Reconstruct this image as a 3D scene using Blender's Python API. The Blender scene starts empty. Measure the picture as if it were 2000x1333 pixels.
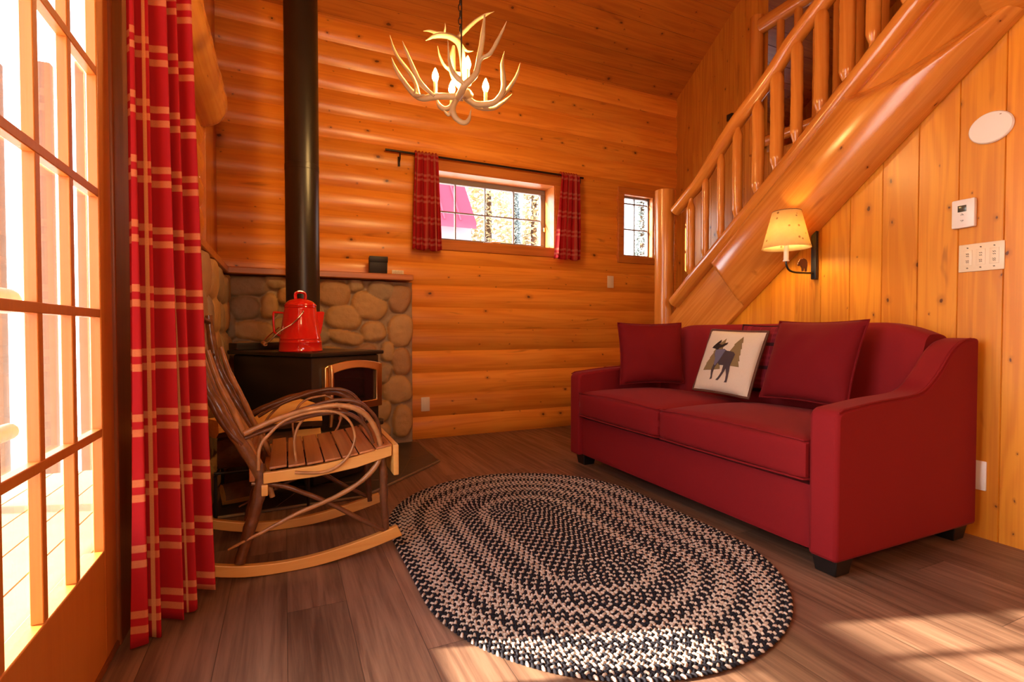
import bpy, bmesh, math, random
from mathutils import Vector, Matrix, noise, Quaternion
from mathutils.geometry import tessellate_polygon
random.seed(7)
PI = math.pi
SC = bpy.context.scene
COL = SC.collection
V = Vector

# ------------------------------------------------------------------ materials
def nmat(name):
    m = bpy.data.materials.new(name); m.use_nodes = True
    nt = m.node_tree; nt.nodes.clear()
    out = nt.nodes.new('ShaderNodeOutputMaterial')
    b = nt.nodes.new('ShaderNodeBsdfPrincipled')
    nt.links.new(b.outputs[0], out.inputs[0])
    return m, nt, b, out

class G:
    """tiny node-graph helper"""
    def __init__(s, nt): s.nt = nt
    def n(s, t, **k):
        x = s.nt.nodes.new(t)
        for a, v in k.items(): setattr(x, a, v)
        return x
    def put(s, sock, v):
        if hasattr(v, 'is_output') or isinstance(v, bpy.types.NodeSocket): s.nt.links.new(v, sock)
        elif v is not None: sock.default_value = v
    def math(s, op, a, b=None, c=None):
        x = s.n('ShaderNodeMath', operation=op)
        s.put(x.inputs[0], a); s.put(x.inputs[1], b); s.put(x.inputs[2], c)
        return x.outputs[0]
    def comb(s, a, b, c):
        x = s.n('ShaderNodeCombineXYZ')
        for i, v in enumerate((a, b, c)): s.put(x.inputs[i], v)
        return x.outputs[0]
    def noise(s, vec, scale=1, detail=3, rough=.55, dist=0):
        x = s.n('ShaderNodeTexNoise'); s.put(x.inputs['Vector'], vec)
        x.inputs['Scale'].default_value = scale; x.inputs['Detail'].default_value = detail
        x.inputs['Roughness'].default_value = rough; x.inputs['Distortion'].default_value = dist
        return x.outputs[0]
    def mix(s, f, a, b, blend='MIX'):
        x = s.n('ShaderNodeMix', data_type='RGBA', blend_type=blend)
        s.put(x.inputs[0], f)
        for i, v in ((6, a), (7, b)):
            if isinstance(v, (tuple, list)): v = (*v[:3], 1)
            s.put(x.inputs[i], v)
        return x.outputs[2]
    def step(s, v, lo, hi):
        x = s.n('ShaderNodeMapRange', interpolation_type='SMOOTHSTEP')
        s.put(x.inputs[0], v)
        for i, q in ((1, lo), (2, hi), (3, 0.), (4, 1.)): x.inputs[i].default_value = q
        return x.outputs[0]
    def bump(s, h, strength, dist, bsdf):
        x = s.n('ShaderNodeBump'); x.inputs['Strength'].default_value = strength
        x.inputs['Distance'].default_value = dist
        s.put(x.inputs['Height'], h); s.nt.links.new(x.outputs[0], bsdf.inputs['Normal'])

def plain(name, col, rough=.5, metal=0., spec=.5, coat=0., sheen=0., noise_amt=0., noise_scale=40, bump=0.):
    m, nt, b, o = nmat(name); g = G(nt)
    b.inputs['Base Color'].default_value = (*col, 1)
    b.inputs['Roughness'].default_value = rough; b.inputs['Metallic'].default_value = metal
    b.inputs['Specular IOR Level'].default_value = spec; b.inputs['Coat Weight'].default_value = coat
    if sheen: b.inputs['Sheen Weight'].default_value = sheen; b.inputs['Sheen Roughness'].default_value = .4
    tc = g.n('ShaderNodeTexCoord').outputs['Object']
    if noise_amt:
        n = g.noise(tc, noise_scale, 4)
        c = g.mix(g.math('MULTIPLY', n, noise_amt * 2), col, tuple(x * .45 for x in col))
        nt.links.new(c, b.inputs['Base Color'])
        if bump: g.bump(n, bump, .01, b)
    return m

def pine(name, light, mid, dark, axes='XZY', width=.18, knot=(2.4, 1.0), rough=.36, var=.3, grain=1.0, coat=.15, offs=0., kn=.5):
    """varnished pine: axes = (along the grain, across the boards, thickness)"""
    m, nt, b, o = nmat(name); g = G(nt)
    tc = g.n('ShaderNodeTexCoord').outputs['Object']
    sp = g.n('ShaderNodeSeparateXYZ'); nt.links.new(tc, sp.inputs[0])
    d = {'X': sp.outputs[0], 'Y': sp.outputs[1], 'Z': sp.outputs[2]}
    l, bb, t = (d[a] for a in axes)
    brd = g.math('FLOOR', g.math('DIVIDE', g.math('ADD', bb, offs), width))
    wn = g.n('ShaderNodeTexWhiteNoise', noise_dimensions='1D'); nt.links.new(brd, wn.inputs['W'])
    r = wn.outputs['Value']
    r37 = g.math('MULTIPLY', r, 37.)
    base = g.comb(g.math('ADD', g.math('MULTIPLY', l, .55), r37), g.math('MULTIPLY', bb, 9.), g.math('MULTIPLY', t, 9.))
    n1 = g.noise(base, 1.0, 2, .5, .35)
    rings = g.math('SINE', g.math('MULTIPLY', n1, 46.))
    fine = g.noise(g.comb(g.math('ADD', g.math('MULTIPLY', l, 2.2), r37), g.math('MULTIPLY', bb, 120.), g.math('MULTIPLY', t, 120.)), 1., 3)
    big = g.noise(g.comb(g.math('ADD', g.math('MULTIPLY', l, .9), r37), g.math('MULTIPLY', bb, 5.), g.math('MULTIPLY', t, 5.)), 1., 3)
    f = g.math('ADD', g.math('ADD', g.math('MULTIPLY', rings, .13 * grain), g.math('MULTIPLY', g.math('SUBTRACT', fine, .5), .55 * grain)), big)
    f = g.step(f, .18, .85)
    c = g.mix(f, light, mid)
    # board to board change of tone
    v = g.math('ADD', 1. - var * .5, g.math('MULTIPLY', r, var))
    hsv = g.n('ShaderNodeHueSaturation'); nt.links.new(c, hsv.inputs['Color']); nt.links.new(v, hsv.inputs['Value'])
    c = hsv.outputs[0]
    if kn:
        vo = g.n('ShaderNodeTexVoronoi', voronoi_dimensions='2D'); vo.inputs['Scale'].default_value = 1.
        kvec = g.comb(g.math('ADD', g.math('MULTIPLY', l, knot[0]), r37), g.math('ADD', g.math('MULTIPLY', g.math('ADD', bb, g.math('MULTIPLY', t, .7 if width > 5 else 0.)), knot[1]), g.math('MULTIPLY', r, 91.)), 0.)
        wob = g.n('ShaderNodeVectorMath', operation='ADD')
        wn3 = g.n('ShaderNodeTexNoise'); nt.links.new(tc, wn3.inputs[0]); wn3.inputs['Scale'].default_value = 30.; wn3.inputs['Detail'].default_value = 2.
        ws = g.n('ShaderNodeVectorMath', operation='MULTIPLY'); nt.links.new(wn3.outputs['Color'], ws.inputs[0]); ws.inputs[1].default_value = (.13, .13, .0)
        nt.links.new(kvec, wob.inputs[0]); nt.links.new(ws.outputs[0], wob.inputs[1]); nt.links.new(wob.outputs[0], vo.inputs['Vector'])
        sc = g.n('ShaderNodeSeparateColor'); nt.links.new(vo.outputs['Color'], sc.inputs[0])
        has = g.math('LESS_THAN', sc.outputs[0], kn)
        rad = g.math('ADD', .016, g.math('MULTIPLY', g.math('POWER', sc.outputs[1], 3.), .06))
        dd = g.math('DIVIDE', vo.outputs['Distance'], rad)
        halo = g.math('MULTIPLY', g.math('SUBTRACT', 1., g.step(dd, .6, 3.6)), has)
        core = g.math('MULTIPLY', g.math('SUBTRACT', 1., g.step(dd, .65, 1.15)), has)
        c = g.mix(g.math('MULTIPLY', halo, .42), c, dark)
        c = g.mix(g.math('MULTIPLY', core, .9), c, tuple(x * .45 for x in dark))
    if kn:
        st = g.noise(g.comb(g.math('ADD', g.math('MULTIPLY', l, 3.), r37), g.math('MULTIPLY', bb, 16.), g.math('MULTIPLY', r, 30.)), 1., 2, .5, .6)
        c = g.mix(g.math('MULTIPLY', g.step(st, .66, .80), .55), c, dark)
    nt.links.new(c, b.inputs['Base Color'])
    b.inputs['Roughness'].default_value = rough
    b.inputs['Coat Weight'].default_value = coat; b.inputs['Coat Roughness'].default_value = .22
    g.bump(fine, .08, .004, b)
    return m

L_, M_, D_ = (.80, .30, .034), (.66, .20, .018), (.20, .042, .007)
M = {}
M['siding'] = pine('pine_log_siding', L_, M_, D_, 'XZY', .1825, (4.5, 6.5), .34, .3)
M['siding_left'] = pine('pine_log_siding_left', L_, M_, D_, 'YZX', .1825, (4.5, 6.5), .36, .3)
M['ceil'] = pine('pine_ceiling', (.52, .17, .018), (.40, .112, .010), D_, 'XYZ', .115, (4.2, 7.5), .42, .3)
YL, YM, YD = (.66, .265, .018), (.56, .19, .011), (.22, .055, .007)
M['panel'] = pine('pine_panelling', YL, YM, YD, 'ZYX', .158, (5., 8.), .36, .3, 1.6, kn=.55, offs=.018)
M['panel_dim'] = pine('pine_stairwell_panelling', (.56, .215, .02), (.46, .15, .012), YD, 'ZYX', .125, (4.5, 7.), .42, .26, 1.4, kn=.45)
M['log'] = pine('peeled_log', (.68, .27, .042), (.53, .175, .023), (.20, .05, .01), 'ZXY', 9., (2.6, 9.), .22, .1, .8, .5, 4.5, kn=.35)
M['logY'] = pine('peeled_log_lengthwise', (.68, .27, .042), (.53, .175, .023), (.20, .05, .01), 'YZX', 9., (2.6, 9.), .22, .1, .8, .5, 4.5, kn=.25)
M['doorwood'] = pine('door_wood', (.60, .20, .026), (.52, .15, .017), (.3, .09, .02), 'ZYX', 9., (1, 1), .4, .1, .6, .1, 4.5, kn=0)
M['dark_shaded_trim'] = pine('dark_shaded_wood', (.26, .065, .011), (.19, .042, .007), (.08, .02, .005), 'ZYX', 9., (3, 9), .36, .1, .8, .15, 4.5, kn=.1)  # shade on jamb and casing put into the colour; baseboard uses it too
M['trim'] = pine('trim_wood', (.60, .20, .032), (.46, .135, .02), D_, 'ZYX', 9., (3, 9), .38, .1, .8, .15, 4.5, kn=.2)
M['trimX'] = pine('trim_wood_level', (.58, .19, .03), (.42, .12, .018), D_, 'XZY', 9., (3, 9), .38, .1, .8, .15, 4.5, kn=.2)
M['rocker'] = pine('ash_plank', (.78, .42, .11), (.68, .32, .065), (.35, .13, .03), 'XZY', 9., (1, 1), .34, .1, .7, .3, 4.5, kn=0)
M['slat'] = pine('seat_slat_wood', (.50, .19, .06), (.36, .115, .032), (.2, .05, .02), 'YXZ', .07, (1, 1), .3, .35, .9, .4, kn=0)
M['split'] = pine('split_firewood', (.92, .58, .17), (.84, .45, .10), (.45, .18, .035), 'XYZ', 9., (3, 9), .75, .1, 1.3, 0, 4.5, kn=.2)
M['bark'] = plain('twig_bark', (.27, .09, .027), .34, coat=.35, noise_amt=.95, noise_scale=34, bump=.4)
M['bark_pale'] = plain('twig_pale', (.70, .32, .105), .34, coat=.35, noise_amt=.75, noise_scale=24, bump=.3)
M['bark_mid'] = plain('twig_mid_brown', (.40, .155, .048), .30, coat=.5, noise_amt=.9, noise_scale=30, bump=.4)
M['logbark'] = plain('rough_bark', (.20, .085, .03), .8, noise_amt=.9, noise_scale=22, bump=.8)
M['iron'] = plain('black_iron', (.012, .010, .009), .42, .0, .5)
M['stoveblack'] = plain('stove_black_paint', (.034, .022, .015), .33, noise_amt=.25, noise_scale=60)
M['pipe'] = plain('pipe_black_paint', (.016, .010, .006), .34)
M['brass'] = plain('brass', (.95, .64, .27), .3, 1.)
M['darkglass'] = plain('stove_glass', (.012, .008, .006), .05, 0., .8)
M['red_enamel'] = plain('red_enamel', (.78, .018, .014), .12, coat=.7)
M['steel'] = plain('steel_wire', (.75, .72, .66), .22, 1.)
M['rod'] = plain('dark_metal_rod', (.03, .018, .016), .35, .6)
M['sash'] = plain('grey_window_sash', (.20, .17, .165), .45)
M['white'] = plain('white_plastic', (.80, .76, .72), .35)
M['almond'] = plain('almond_plastic', (.76, .63, .44), .38)
M['ink'] = plain('dark_print', (.035, .03, .03), .4)
M['grey_ink'] = plain('grey_print', (.25, .2, .16), .5)
M['brass_ink'] = plain('faint_print', (.52, .38, .22), .6)
M['screen'] = plain('thermostat_screen', (.06, .06, .045), .2)
M['antler'] = plain('antler', (.80, .60, .31), .42, noise_amt=.5, noise_scale=9, bump=.12)
M['candle'] = plain('candle_sleeve', (.85, .70, .42), .5)
M['black_leather'] = plain('black_leather', (.012, .009, .009), .5, noise_amt=.3, noise_scale=120, bump=.1)
M['slate'] = plain('slate_tile', (.055, .045, .038), .30, noise_amt=.6, noise_scale=7, bump=.15)
M['grout'] = plain('hearth_edge_strip', (.34, .24, .14), .6, noise_amt=.5, noise_scale=30)
M['snow'] = plain('snow', (.85, .86, .9), .7)
M['decking'] = plain('deck_wood', (.42, .26, .14), .7, noise_amt=.4, noise_scale=9)
M['palepost'] = plain('pale_weathered_timber', (.20, .115, .06), .75, noise_amt=.3, noise_scale=9)
M['red_roof'] = plain('red_metal_roof', (.50, .045, .085), .4, .0)
M['cabin_wall'] = plain('grey_cabin_wall', (.30, .29, .33), .7)
M['foliage_gold'] = plain('golden_foliage', (.78, .63, .34), .8, noise_amt=.35, noise_scale=2.5)
M['foliage_dark'] = plain('spruce_foliage', (.40, .45, .42), .8, noise_amt=.4, noise_scale=2.5)
M['trunk'] = plain('tree_trunk', (.15, .09, .05), .85, noise_amt=.6, noise_scale=6)
M['black_foot'] = plain('black_foot', (.006, .005, .005), .4)
M['brown_trim'] = plain('brown_cord_binding', (.13, .042, .018), .7, noise_amt=.5, noise_scale=90)

def fabric(name, col, sheen=.25, scale=420, rough=.85):
    m, nt, b, o = nmat(name); g = G(nt)
    tc = g.n('ShaderNodeTexCoord').outputs['Object']
    n = g.noise(tc, scale, 2); n2 = g.noise(tc, 5, 3)
    c = g.mix(g.math('MULTIPLY', n, .7), col, tuple(x * .6 for x in col))
    c = g.mix(g.math('MULTIPLY', n2, .35), c, tuple(x * .7 for x in col))
    nt.links.new(c, b.inputs['Base Color'])
    b.inputs['Roughness'].default_value = rough; b.inputs['Specular IOR Level'].default_value = .2
    b.inputs['Sheen Weight'].default_value = sheen; b.inputs['Sheen Roughness'].default_value = .35
    b.inputs['Sheen Tint'].default_value = (1, .45, .4, 1)
    g.bump(n, .2, .002, b)
    return m
M['sofa'] = fabric('red_sofa_fabric', (.245, .008, .011), .06)
M['pillow_red'] = fabric('deep_red_pillow', (.185, .004, .007), .06)
M['cream'] = fabric('cream_canvas', (.78, .66, .50), .1)
M['moose_body'] = fabric('slate_brown_felt', (.075, .052, .055), .1)
M['moose_blue'] = fabric('slate_blue_felt', (.15, .14, .20), .1)
M['moose_dark'] = fabric('dark_brown_felt', (.028, .016, .014), .1)
M['tree_felt'] = fabric('olive_felt', (.26, .18, .075), .1)
M['tree_line'] = fabric('brown_stitch', (.14, .08, .03), .1)

def plaid(name, red, band, pu, pv, sheer=False, dark=None):
    """woven plaid on the UV map (metres): double light stripes across and along"""
    m, nt, b, o = nmat(name); g = G(nt)
    uv = g.n('ShaderNodeUVMap').outputs[0]
    sp = g.n('ShaderNodeSeparateXYZ'); nt.links.new(uv, sp.inputs[0])
    def stripes(x, p, spec):
        fr = g.math('FRACT', g.math('DIVIDE', x, p)); tot = None
        for c, w, k in spec:
            d = g.math('ABSOLUTE', g.math('SUBTRACT', fr, c))
            s_ = g.math('MULTIPLY', g.math('SUBTRACT', 1., g.step(d, w * .85, w * 1.1)), k)
            tot = s_ if tot is None else g.math('MAXIMUM', tot, s_)
        return tot
    su = stripes(sp.outputs[0], pu, ((.30, .014, .9), (.36, .014, .9), (.42, .014, .9), (.86, .008, .9)))
    sv = stripes(sp.outputs[1], pv, ((.37, .058, .5), (.60, .058, .5)))
    thread = g.noise(g.comb(g.math('MULTIPLY', sp.outputs[0], 260.), g.math('MULTIPLY', sp.outputs[1], 260.), 0.), 1., 2)
    mx = g.math('SUBTRACT', g.math('ADD', su, sv), g.math('MULTIPLY', g.math('MULTIPLY', su, sv), .35))
    mx = g.math('MINIMUM', mx, 1.)
    c = g.mix(g.math('MULTIPLY', mx, g.math('ADD', .72, g.math('MULTIPLY', thread, .42))), red, band)
    if dark:
        dk = stripes(sp.outputs[1], pv, ((.05, .10, .9),)); c = g.mix(dk, c, dark)
    nt.links.new(c, b.inputs['Base Color'])
    b.inputs['Roughness'].default_value = .8; b.inputs['Specular IOR Level'].default_value = .25
    g.bump(thread, .15, .001, b)
    if sheer:
        tr = g.n('ShaderNodeBsdfTranslucent'); nt.links.new(c, tr.inputs[0])
        ms = g.n('ShaderNodeMixShader'); ms.inputs[0].default_value = .35
        nt.links.new(b.outputs[0], ms.inputs[1]); nt.links.new(tr.outputs[0], ms.inputs[2]); nt.links.new(ms.outputs[0], o.inputs[0])
    return m
M['plaid'] = plaid('red_plaid_curtain', (.56, .016, .022), (1., .54, .20), .40, .182, True)
M['plaid_small'] = plaid('red_plaid_window_curtain', (.42, .010, .016), (.62, .20, .13), .13, .17, True)
M['plaid_pillow'] = plaid('dark_red_plaid', (.16, .004, .012), (.30, .02, .03), .16, .13, False, (.02, .004, .006))

def stone_mat():
    m, nt, b, o = nmat('river_stone'); g = G(nt)
    tc = g.n('ShaderNodeTexCoord').outputs['Object']
    at = g.n('ShaderNodeAttribute', attribute_name='stone_colour')
    n = g.noise(tc, 14, 5, .6); n2 = g.noise(tc, 70, 3)
    c = g.mix(g.math('MULTIPLY', n, .55), at.outputs['Color'], (.22, .14, .07))
    c = g.mix(g.math('MULTIPLY', n2, .25), c, (.55, .36, .18))
    nt.links.new(c, b.inputs['Base Color']); b.inputs['Roughness'].default_value = .62
    g.bump(g.math('ADD', n, g.math('MULTIPLY', n2, .4)), .5, .012, b)
    return m
M['stone'] = stone_mat()

def floor_mat():
    m, nt, b, o = nmat('dark_plank_floor'); g = G(nt)
    tc = g.n('ShaderNodeTexCoord').outputs['Object']
    sp = g.n('ShaderNodeSeparateXYZ'); nt.links.new(tc, sp.inputs[0])
    x, y = sp.outputs[0], sp.outputs[1]
    bi = g.math('FLOOR', g.math('DIVIDE', x, .18))
    w0 = g.n('ShaderNodeTexWhiteNoise', noise_dimensions='1D'); nt.links.new(bi, w0.inputs['W'])
    yy = g.math('DIVIDE', g.math('ADD', y, g.math('MULTIPLY', w0.outputs[0], 1.2)), 1.22)
    bj = g.math('FLOOR', yy)
    w1 = g.n('ShaderNodeTexWhiteNoise', noise_dimensions='2D'); nt.links.new(g.comb(bi, bj, 0.), w1.inputs['Vector'])
    r = w1.outputs[0]; r9 = g.math('MULTIPLY', r, 40.)
    gr = g.noise(g.comb(g.math('ADD', g.math('MULTIPLY', x, 38.), r9), g.math('MULTIPLY', y, 1.7), r9), 1., 6, .65, .5)
    gb = g.noise(g.comb(g.math('ADD', g.math('MULTIPLY', x, 9.), r9), g.math('MULTIPLY', y, .9), r9), 1., 3)
    f = g.step(g.math('ADD', g.math('MULTIPLY', gr, .65), g.math('MULTIPLY', gb, .35)), .32, .68)
    c = g.mix(f, (.27, .15, .092), (.095, .044, .026))
    hs = g.n('ShaderNodeHueSaturation'); nt.links.new(c, hs.inputs['Color']); nt.links.new(g.math('ADD', .72, g.math('MULTIPLY', r, .56)), hs.inputs['Value'])
    fx = g.math('ABSOLUTE', g.math('SUBTRACT', g.math('FRACT', g.math('DIVIDE', x, .18)), .5))
    fy = g.math('ABSOLUTE', g.math('SUBTRACT', g.math('FRACT', yy), .5))
    gap = g.math('MAXIMUM', g.step(fx, .490, .498), g.step(fy, .4985, .4997))
    c = g.mix(g.math('MULTIPLY', gap, .7), hs.outputs[0], (.02, .01, .006))
    nt.links.new(c, b.inputs['Base Color'])
    nt.links.new(g.math('ADD', .30, g.math('MULTIPLY', gr, .22)), b.inputs['Roughness'])
    g.bump(g.math('SUBTRACT', gr, gap), .12, .003, b)
    return m
M['floor'] = floor_mat()

def glass_mat():
    m, nt, b, o = nmat('window_glass'); g = G(nt); nt.nodes.remove(b)
    t = g.n('ShaderNodeBsdfTransparent'); t.inputs[0].default_value = (.95, .96, .96, 1)
    gl = g.n('ShaderNodeBsdfGlossy'); gl.inputs['Roughness'].default_value = .01
    f = g.n('ShaderNodeFresnel'); ge = g.n('ShaderNodeNewGeometry')
    g.put(f.inputs[0], g.math('SUBTRACT', 1.45, g.math('MULTIPLY', ge.outputs['Backfacing'], 1.45 - 1 / 1.45)))
    ms = g.n('ShaderNodeMixShader')
    nt.links.new(f.outputs[0], ms.inputs[0]); nt.links.new(t.outputs[0], ms.inputs[1]); nt.links.new(gl.outputs[0], ms.inputs[2])
    nt.links.new(ms.outputs[0], o.inputs[0]); return m
M['glass'] = glass_mat()

def emis(name, col, s):
    m, nt, b, o = nmat(name)
    b.inputs['Base Color'].default_value = (*col, 1)
    b.inputs['Emission Color'].default_value = (*col, 1); b.inputs['Emission Strength'].default_value = s
    return m
M['bulb'] = emis('warm_bulb', (1., .60, .20), 800.)
M['sconce_bulb'] = emis('warm_sconce_bulb', (1., .66, .24), 360.)

def shade_mat():
    m, nt, b, o = nmat('birch_paper_shade'); g = G(nt)
    tc = g.n('ShaderNodeTexCoord').outputs['Object']
    n = g.noise(tc, 30, 4)
    vo = g.n('ShaderNodeTexVoronoi'); vo.inputs['Scale'].default_value = 24.; nt.links.new(tc, vo.inputs['Vector'])
    sp = g.math('SUBTRACT', 1., g.step(vo.outputs['Distance'], .10, .2))
    c = g.mix(n, (.94, .80, .48), (.86, .62, .28)); c = g.mix(g.math('MULTIPLY', sp, .8), c, (.22, .09, .02))
    nt.links.new(c, b.inputs['Base Color']); b.inputs['Roughness'].default_value = .7
    tr = g.n('ShaderNodeBsdfTranslucent'); nt.links.new(c, tr.inputs[0])
    ms = g.n('ShaderNodeMixShader'); ms.inputs[0].default_value = .6
    nt.links.new(b.outputs[0], ms.inputs[1]); nt.links.new(tr.outputs[0], ms.inputs[2]); nt.links.new(ms.outputs[0], o.inputs[0])
    return m
M['shade'] = shade_mat()

def vcol_mat(name, attr, rough=.9, scale=300):
    m, nt, b, o = nmat(name); g = G(nt)
    at = g.n('ShaderNodeAttribute', attribute_name=attr)
    tc = g.n('ShaderNodeTexCoord').outputs['Object']; n = g.noise(tc, scale, 2)
    c = g.mix(g.math('MULTIPLY', n, .5), at.outputs['Color'], (.05, .035, .03), 'MULTIPLY')
    c = g.mix(g.math('MULTIPLY', n, .4), at.outputs['Color'], (.02, .015, .015))
    nt.links.new(c, b.inputs['Base Color']); b.inputs['Roughness'].default_value = rough; b.inputs['Specular IOR Level'].default_value = .15
    return m
M['braid'] = vcol_mat('braided_wool', 'strand')

# ------------------------------------------------------------------ mesh helpers
def catmull(pts, n):
    pts = [V(p) for p in pts]
    if len(pts) < 3: return [pts[0].lerp(pts[-1], i / n) for i in range(n + 1)]
    P = [pts[0] * 2 - pts[1]] + pts + [pts[-1] * 2 - pts[-2]]
    out = []
    segs = len(pts) - 1
    for i in range(n + 1):
        u = i / n * segs; k = min(int(u), segs - 1); t = u - k
        a, b, c, d = P[k:k + 4]
        out.append(.5 * ((2 * b) + (c - a) * t + (2 * a - 5 * b + 4 * c - d) * t * t + (3 * b - a - 3 * c + d) * t ** 3))
    return out

class MB:
    def __init__(s): s.bm = bmesh.new()
    def box(s, lo, hi, bevel=0.):
        lo, hi = V(lo), V(hi)
        vs = [s.bm.verts.new((x, y, z)) for x in (lo.x, hi.x) for y in (lo.y, hi.y) for z in (lo.z, hi.z)]
        fs = [s.bm.faces.new([vs[i] for i in f]) for f in ((0, 1, 3, 2), (4, 6, 7, 5), (0, 4, 5, 1), (2, 3, 7, 6), (0, 2, 6, 4), (1, 5, 7, 3))]
        if bevel:
            es = list({e for f in fs for e in f.edges})
            bmesh.ops.bevel(s.bm, geom=es, offset=bevel, segments=2, profile=.5, affect='EDGES')
        return s
    def obox(s, o, ax, ay, az, lo, hi, bevel=0.):
        n0 = len(s.bm.verts); s.bm.verts.ensure_lookup_table(); old = set(s.bm.verts)
        s.box(lo, hi, bevel)
        o, ax, ay, az = V(o), V(ax), V(ay), V(az)
        for v in s.bm.verts:
            if v not in old: v.co = o + ax * v.co.x + ay * v.co.y + az * v.co.z
        return s
    def tube(s, pts, rad, seg=10, n=None, jit=0., closed=False, flat=1.):
        if n: 
            m = len(pts); P = catmull(pts, n)
        else: P = [V(p) for p in pts]
        k = len(P)
        if callable(rad): R = [rad(i / (k - 1)) for i in range(k)]
        elif isinstance(rad, (list, tuple)):
            R = []
            for i in range(k):
                u = i / (k - 1) * (len(rad) - 1); a = min(int(u), len(rad) - 2); R.append(rad[a] + (rad[a + 1] - rad[a]) * (u - a))
        else: R = [rad] * k
        rings = []; up = None
        for i, p in enumerate(P):
            if closed: t = (P[(i + 1) % k] - P[i - 1]).normalized()
            else: t = (P[min(i + 1, k - 1)] - P[max(i - 1, 0)]).normalized()
            if up is None:
                up = t.orthogonal().normalized()
                if abs(t.z) < .9: up = (V((0, 0, 1)) - t * t.z).normalized()
            up = (up - t * up.dot(t)).normalized(); sd = t.cross(up)
            ring = []
            for j in range(seg):
                a = 2 * PI * j / seg
                r = R[i] * (1 + (jit * noise.noise(V((p.x * 25 + math.cos(a), p.y * 25 + math.sin(a), p.z * 25))) if jit else 0))
                ring.append(s.bm.verts.new(p + up * (math.cos(a) * r * flat) + sd * (math.sin(a) * r)))
            rings.append(ring)
        m = k if closed else k - 1
        for i in range(m):
            A, B = rings[i], rings[(i + 1) % k]
            for j in range(seg):
                s.bm.faces.new((A[j], A[(j + 1) % seg], B[(j + 1) % seg], B[j]))
        if not closed:
            s.bm.faces.new(list(reversed(rings[0]))); s.bm.faces.new(rings[-1])
        return s
    def lathe(s, prof, c=(0, 0, 0), seg=40, cap=True):
        c = V(c); rings = []
        for r, z in prof:
            rings.append([s.bm.verts.new(c + V((r * math.cos(2 * PI * j / seg), r * math.sin(2 * PI * j / seg), z))) for j in range(seg)])
        for A, B in zip(rings, rings[1:]):
            for j in range(seg): s.bm.faces.new((A[j], A[(j + 1) % seg], B[(j + 1) % seg], B[j]))
        if cap: s.bm.faces.new(list(reversed(rings[0]))); s.bm.faces.new(rings[-1])
        return s
    def prism(s, poly, f, d0, d1):
        """poly of (a,b); f(a,b,d)->xyz"""
        A = [s.bm.verts.new(f(a, b, d0)) for a, b in poly]; B = [s.bm.verts.new(f(a, b, d1)) for a, b in poly]
        n = len(poly)
        for i in range(n): s.bm.faces.new((A[i], A[(i + 1) % n], B[(i + 1) % n], B[i]))
        s.bm.faces.new(list(reversed(A))); s.bm.faces.new(B)
        return s
    def grid(s, nu, nv, f, wrap=False):
        g = [[s.bm.verts.new(f(i / nu, j / nv)) for j in range(nv + 1)] for i in range(nu + (0 if wrap else 1))]
        for i in range(nu):
            for j in range(nv):
                a, b = g[i], g[(i + 1) % len(g)]
                s.bm.faces.new((a[j], b[j], b[j + 1], a[j + 1]))
        return g
    def build(s, name, mat, parent=None, sharp=40, bevel=0., sub=0, xf=None, recalc=True):
        bm = s.bm
        if recalc: bmesh.ops.recalc_face_normals(bm, faces=bm.faces)
        off = V((0, 0, 0))
        if parent is not None: off = total_loc(parent)
        if xf is None: bmesh.ops.translate(bm, verts=bm.verts, vec=-off)
        me = bpy.data.meshes.new(name); bm.to_mesh(me); bm.free()
        for p in me.polygons: p.use_smooth = True
        if sharp is not None: me.set_sharp_from_angle(angle=math.radians(sharp))
        mats = mat if isinstance(mat, list) else [mat]
        for q in mats: me.materials.append(M[q] if isinstance(q, str) else q)
        o = bpy.data.objects.new(name, me); COL.objects.link(o)
        if xf is not None:
            o.rotation_euler = xf.to_euler(); o.location = xf.to_translation() - off
        if parent is not None: o.parent = parent
        if bevel:
            b = o.modifiers.new('bevel', 'BEVEL'); b.width = bevel; b.segments = 2; b.limit_method = 'ANGLE'; b.angle_limit = math.radians(35)
            b.harden_normals = False
        if sub:
            b = o.modifiers.new('sub', 'SUBSURF'); b.levels = sub; b.render_levels = sub
        return o
def total_loc(o):
    l = V((0, 0, 0))
    while o is not None: l = l + o.location; o = o.parent
    return l
def tag(o, label=None, cat=None, group=None, kind=None):
    if label: o['label'] = label
    if cat: o['category'] = cat
    if group: o['group'] = group
    if kind: o['kind'] = kind
    return o
def thing(name, label, cat, loc=(0, 0, 0), group=None, kind=None):
    o = bpy.data.objects.new(name, None); COL.objects.link(o); o.location = loc; o.empty_display_size = .1
    return tag(o, label, cat, group, kind)
def pole(name, p0, p1, rad, mat, parent=None, seg=16, n=14, jit=.04, bow=0.):
    """a round pole whose own z axis runs from p0 to p1"""
    p0, p1 = V(p0), V(p1); d = p1 - p0; L = d.length
    q = V((0, 0, 1)).rotation_difference(d.normalized())
    mb = MB()
    mb.tube([(bow * math.sin(PI * i / n), 0, L * i / n) for i in range(n + 1)], rad, seg, jit=jit)
    return mb.build(name, mat, parent, xf=Matrix.Translation(p0) @ q.to_matrix().to_4x4())

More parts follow.
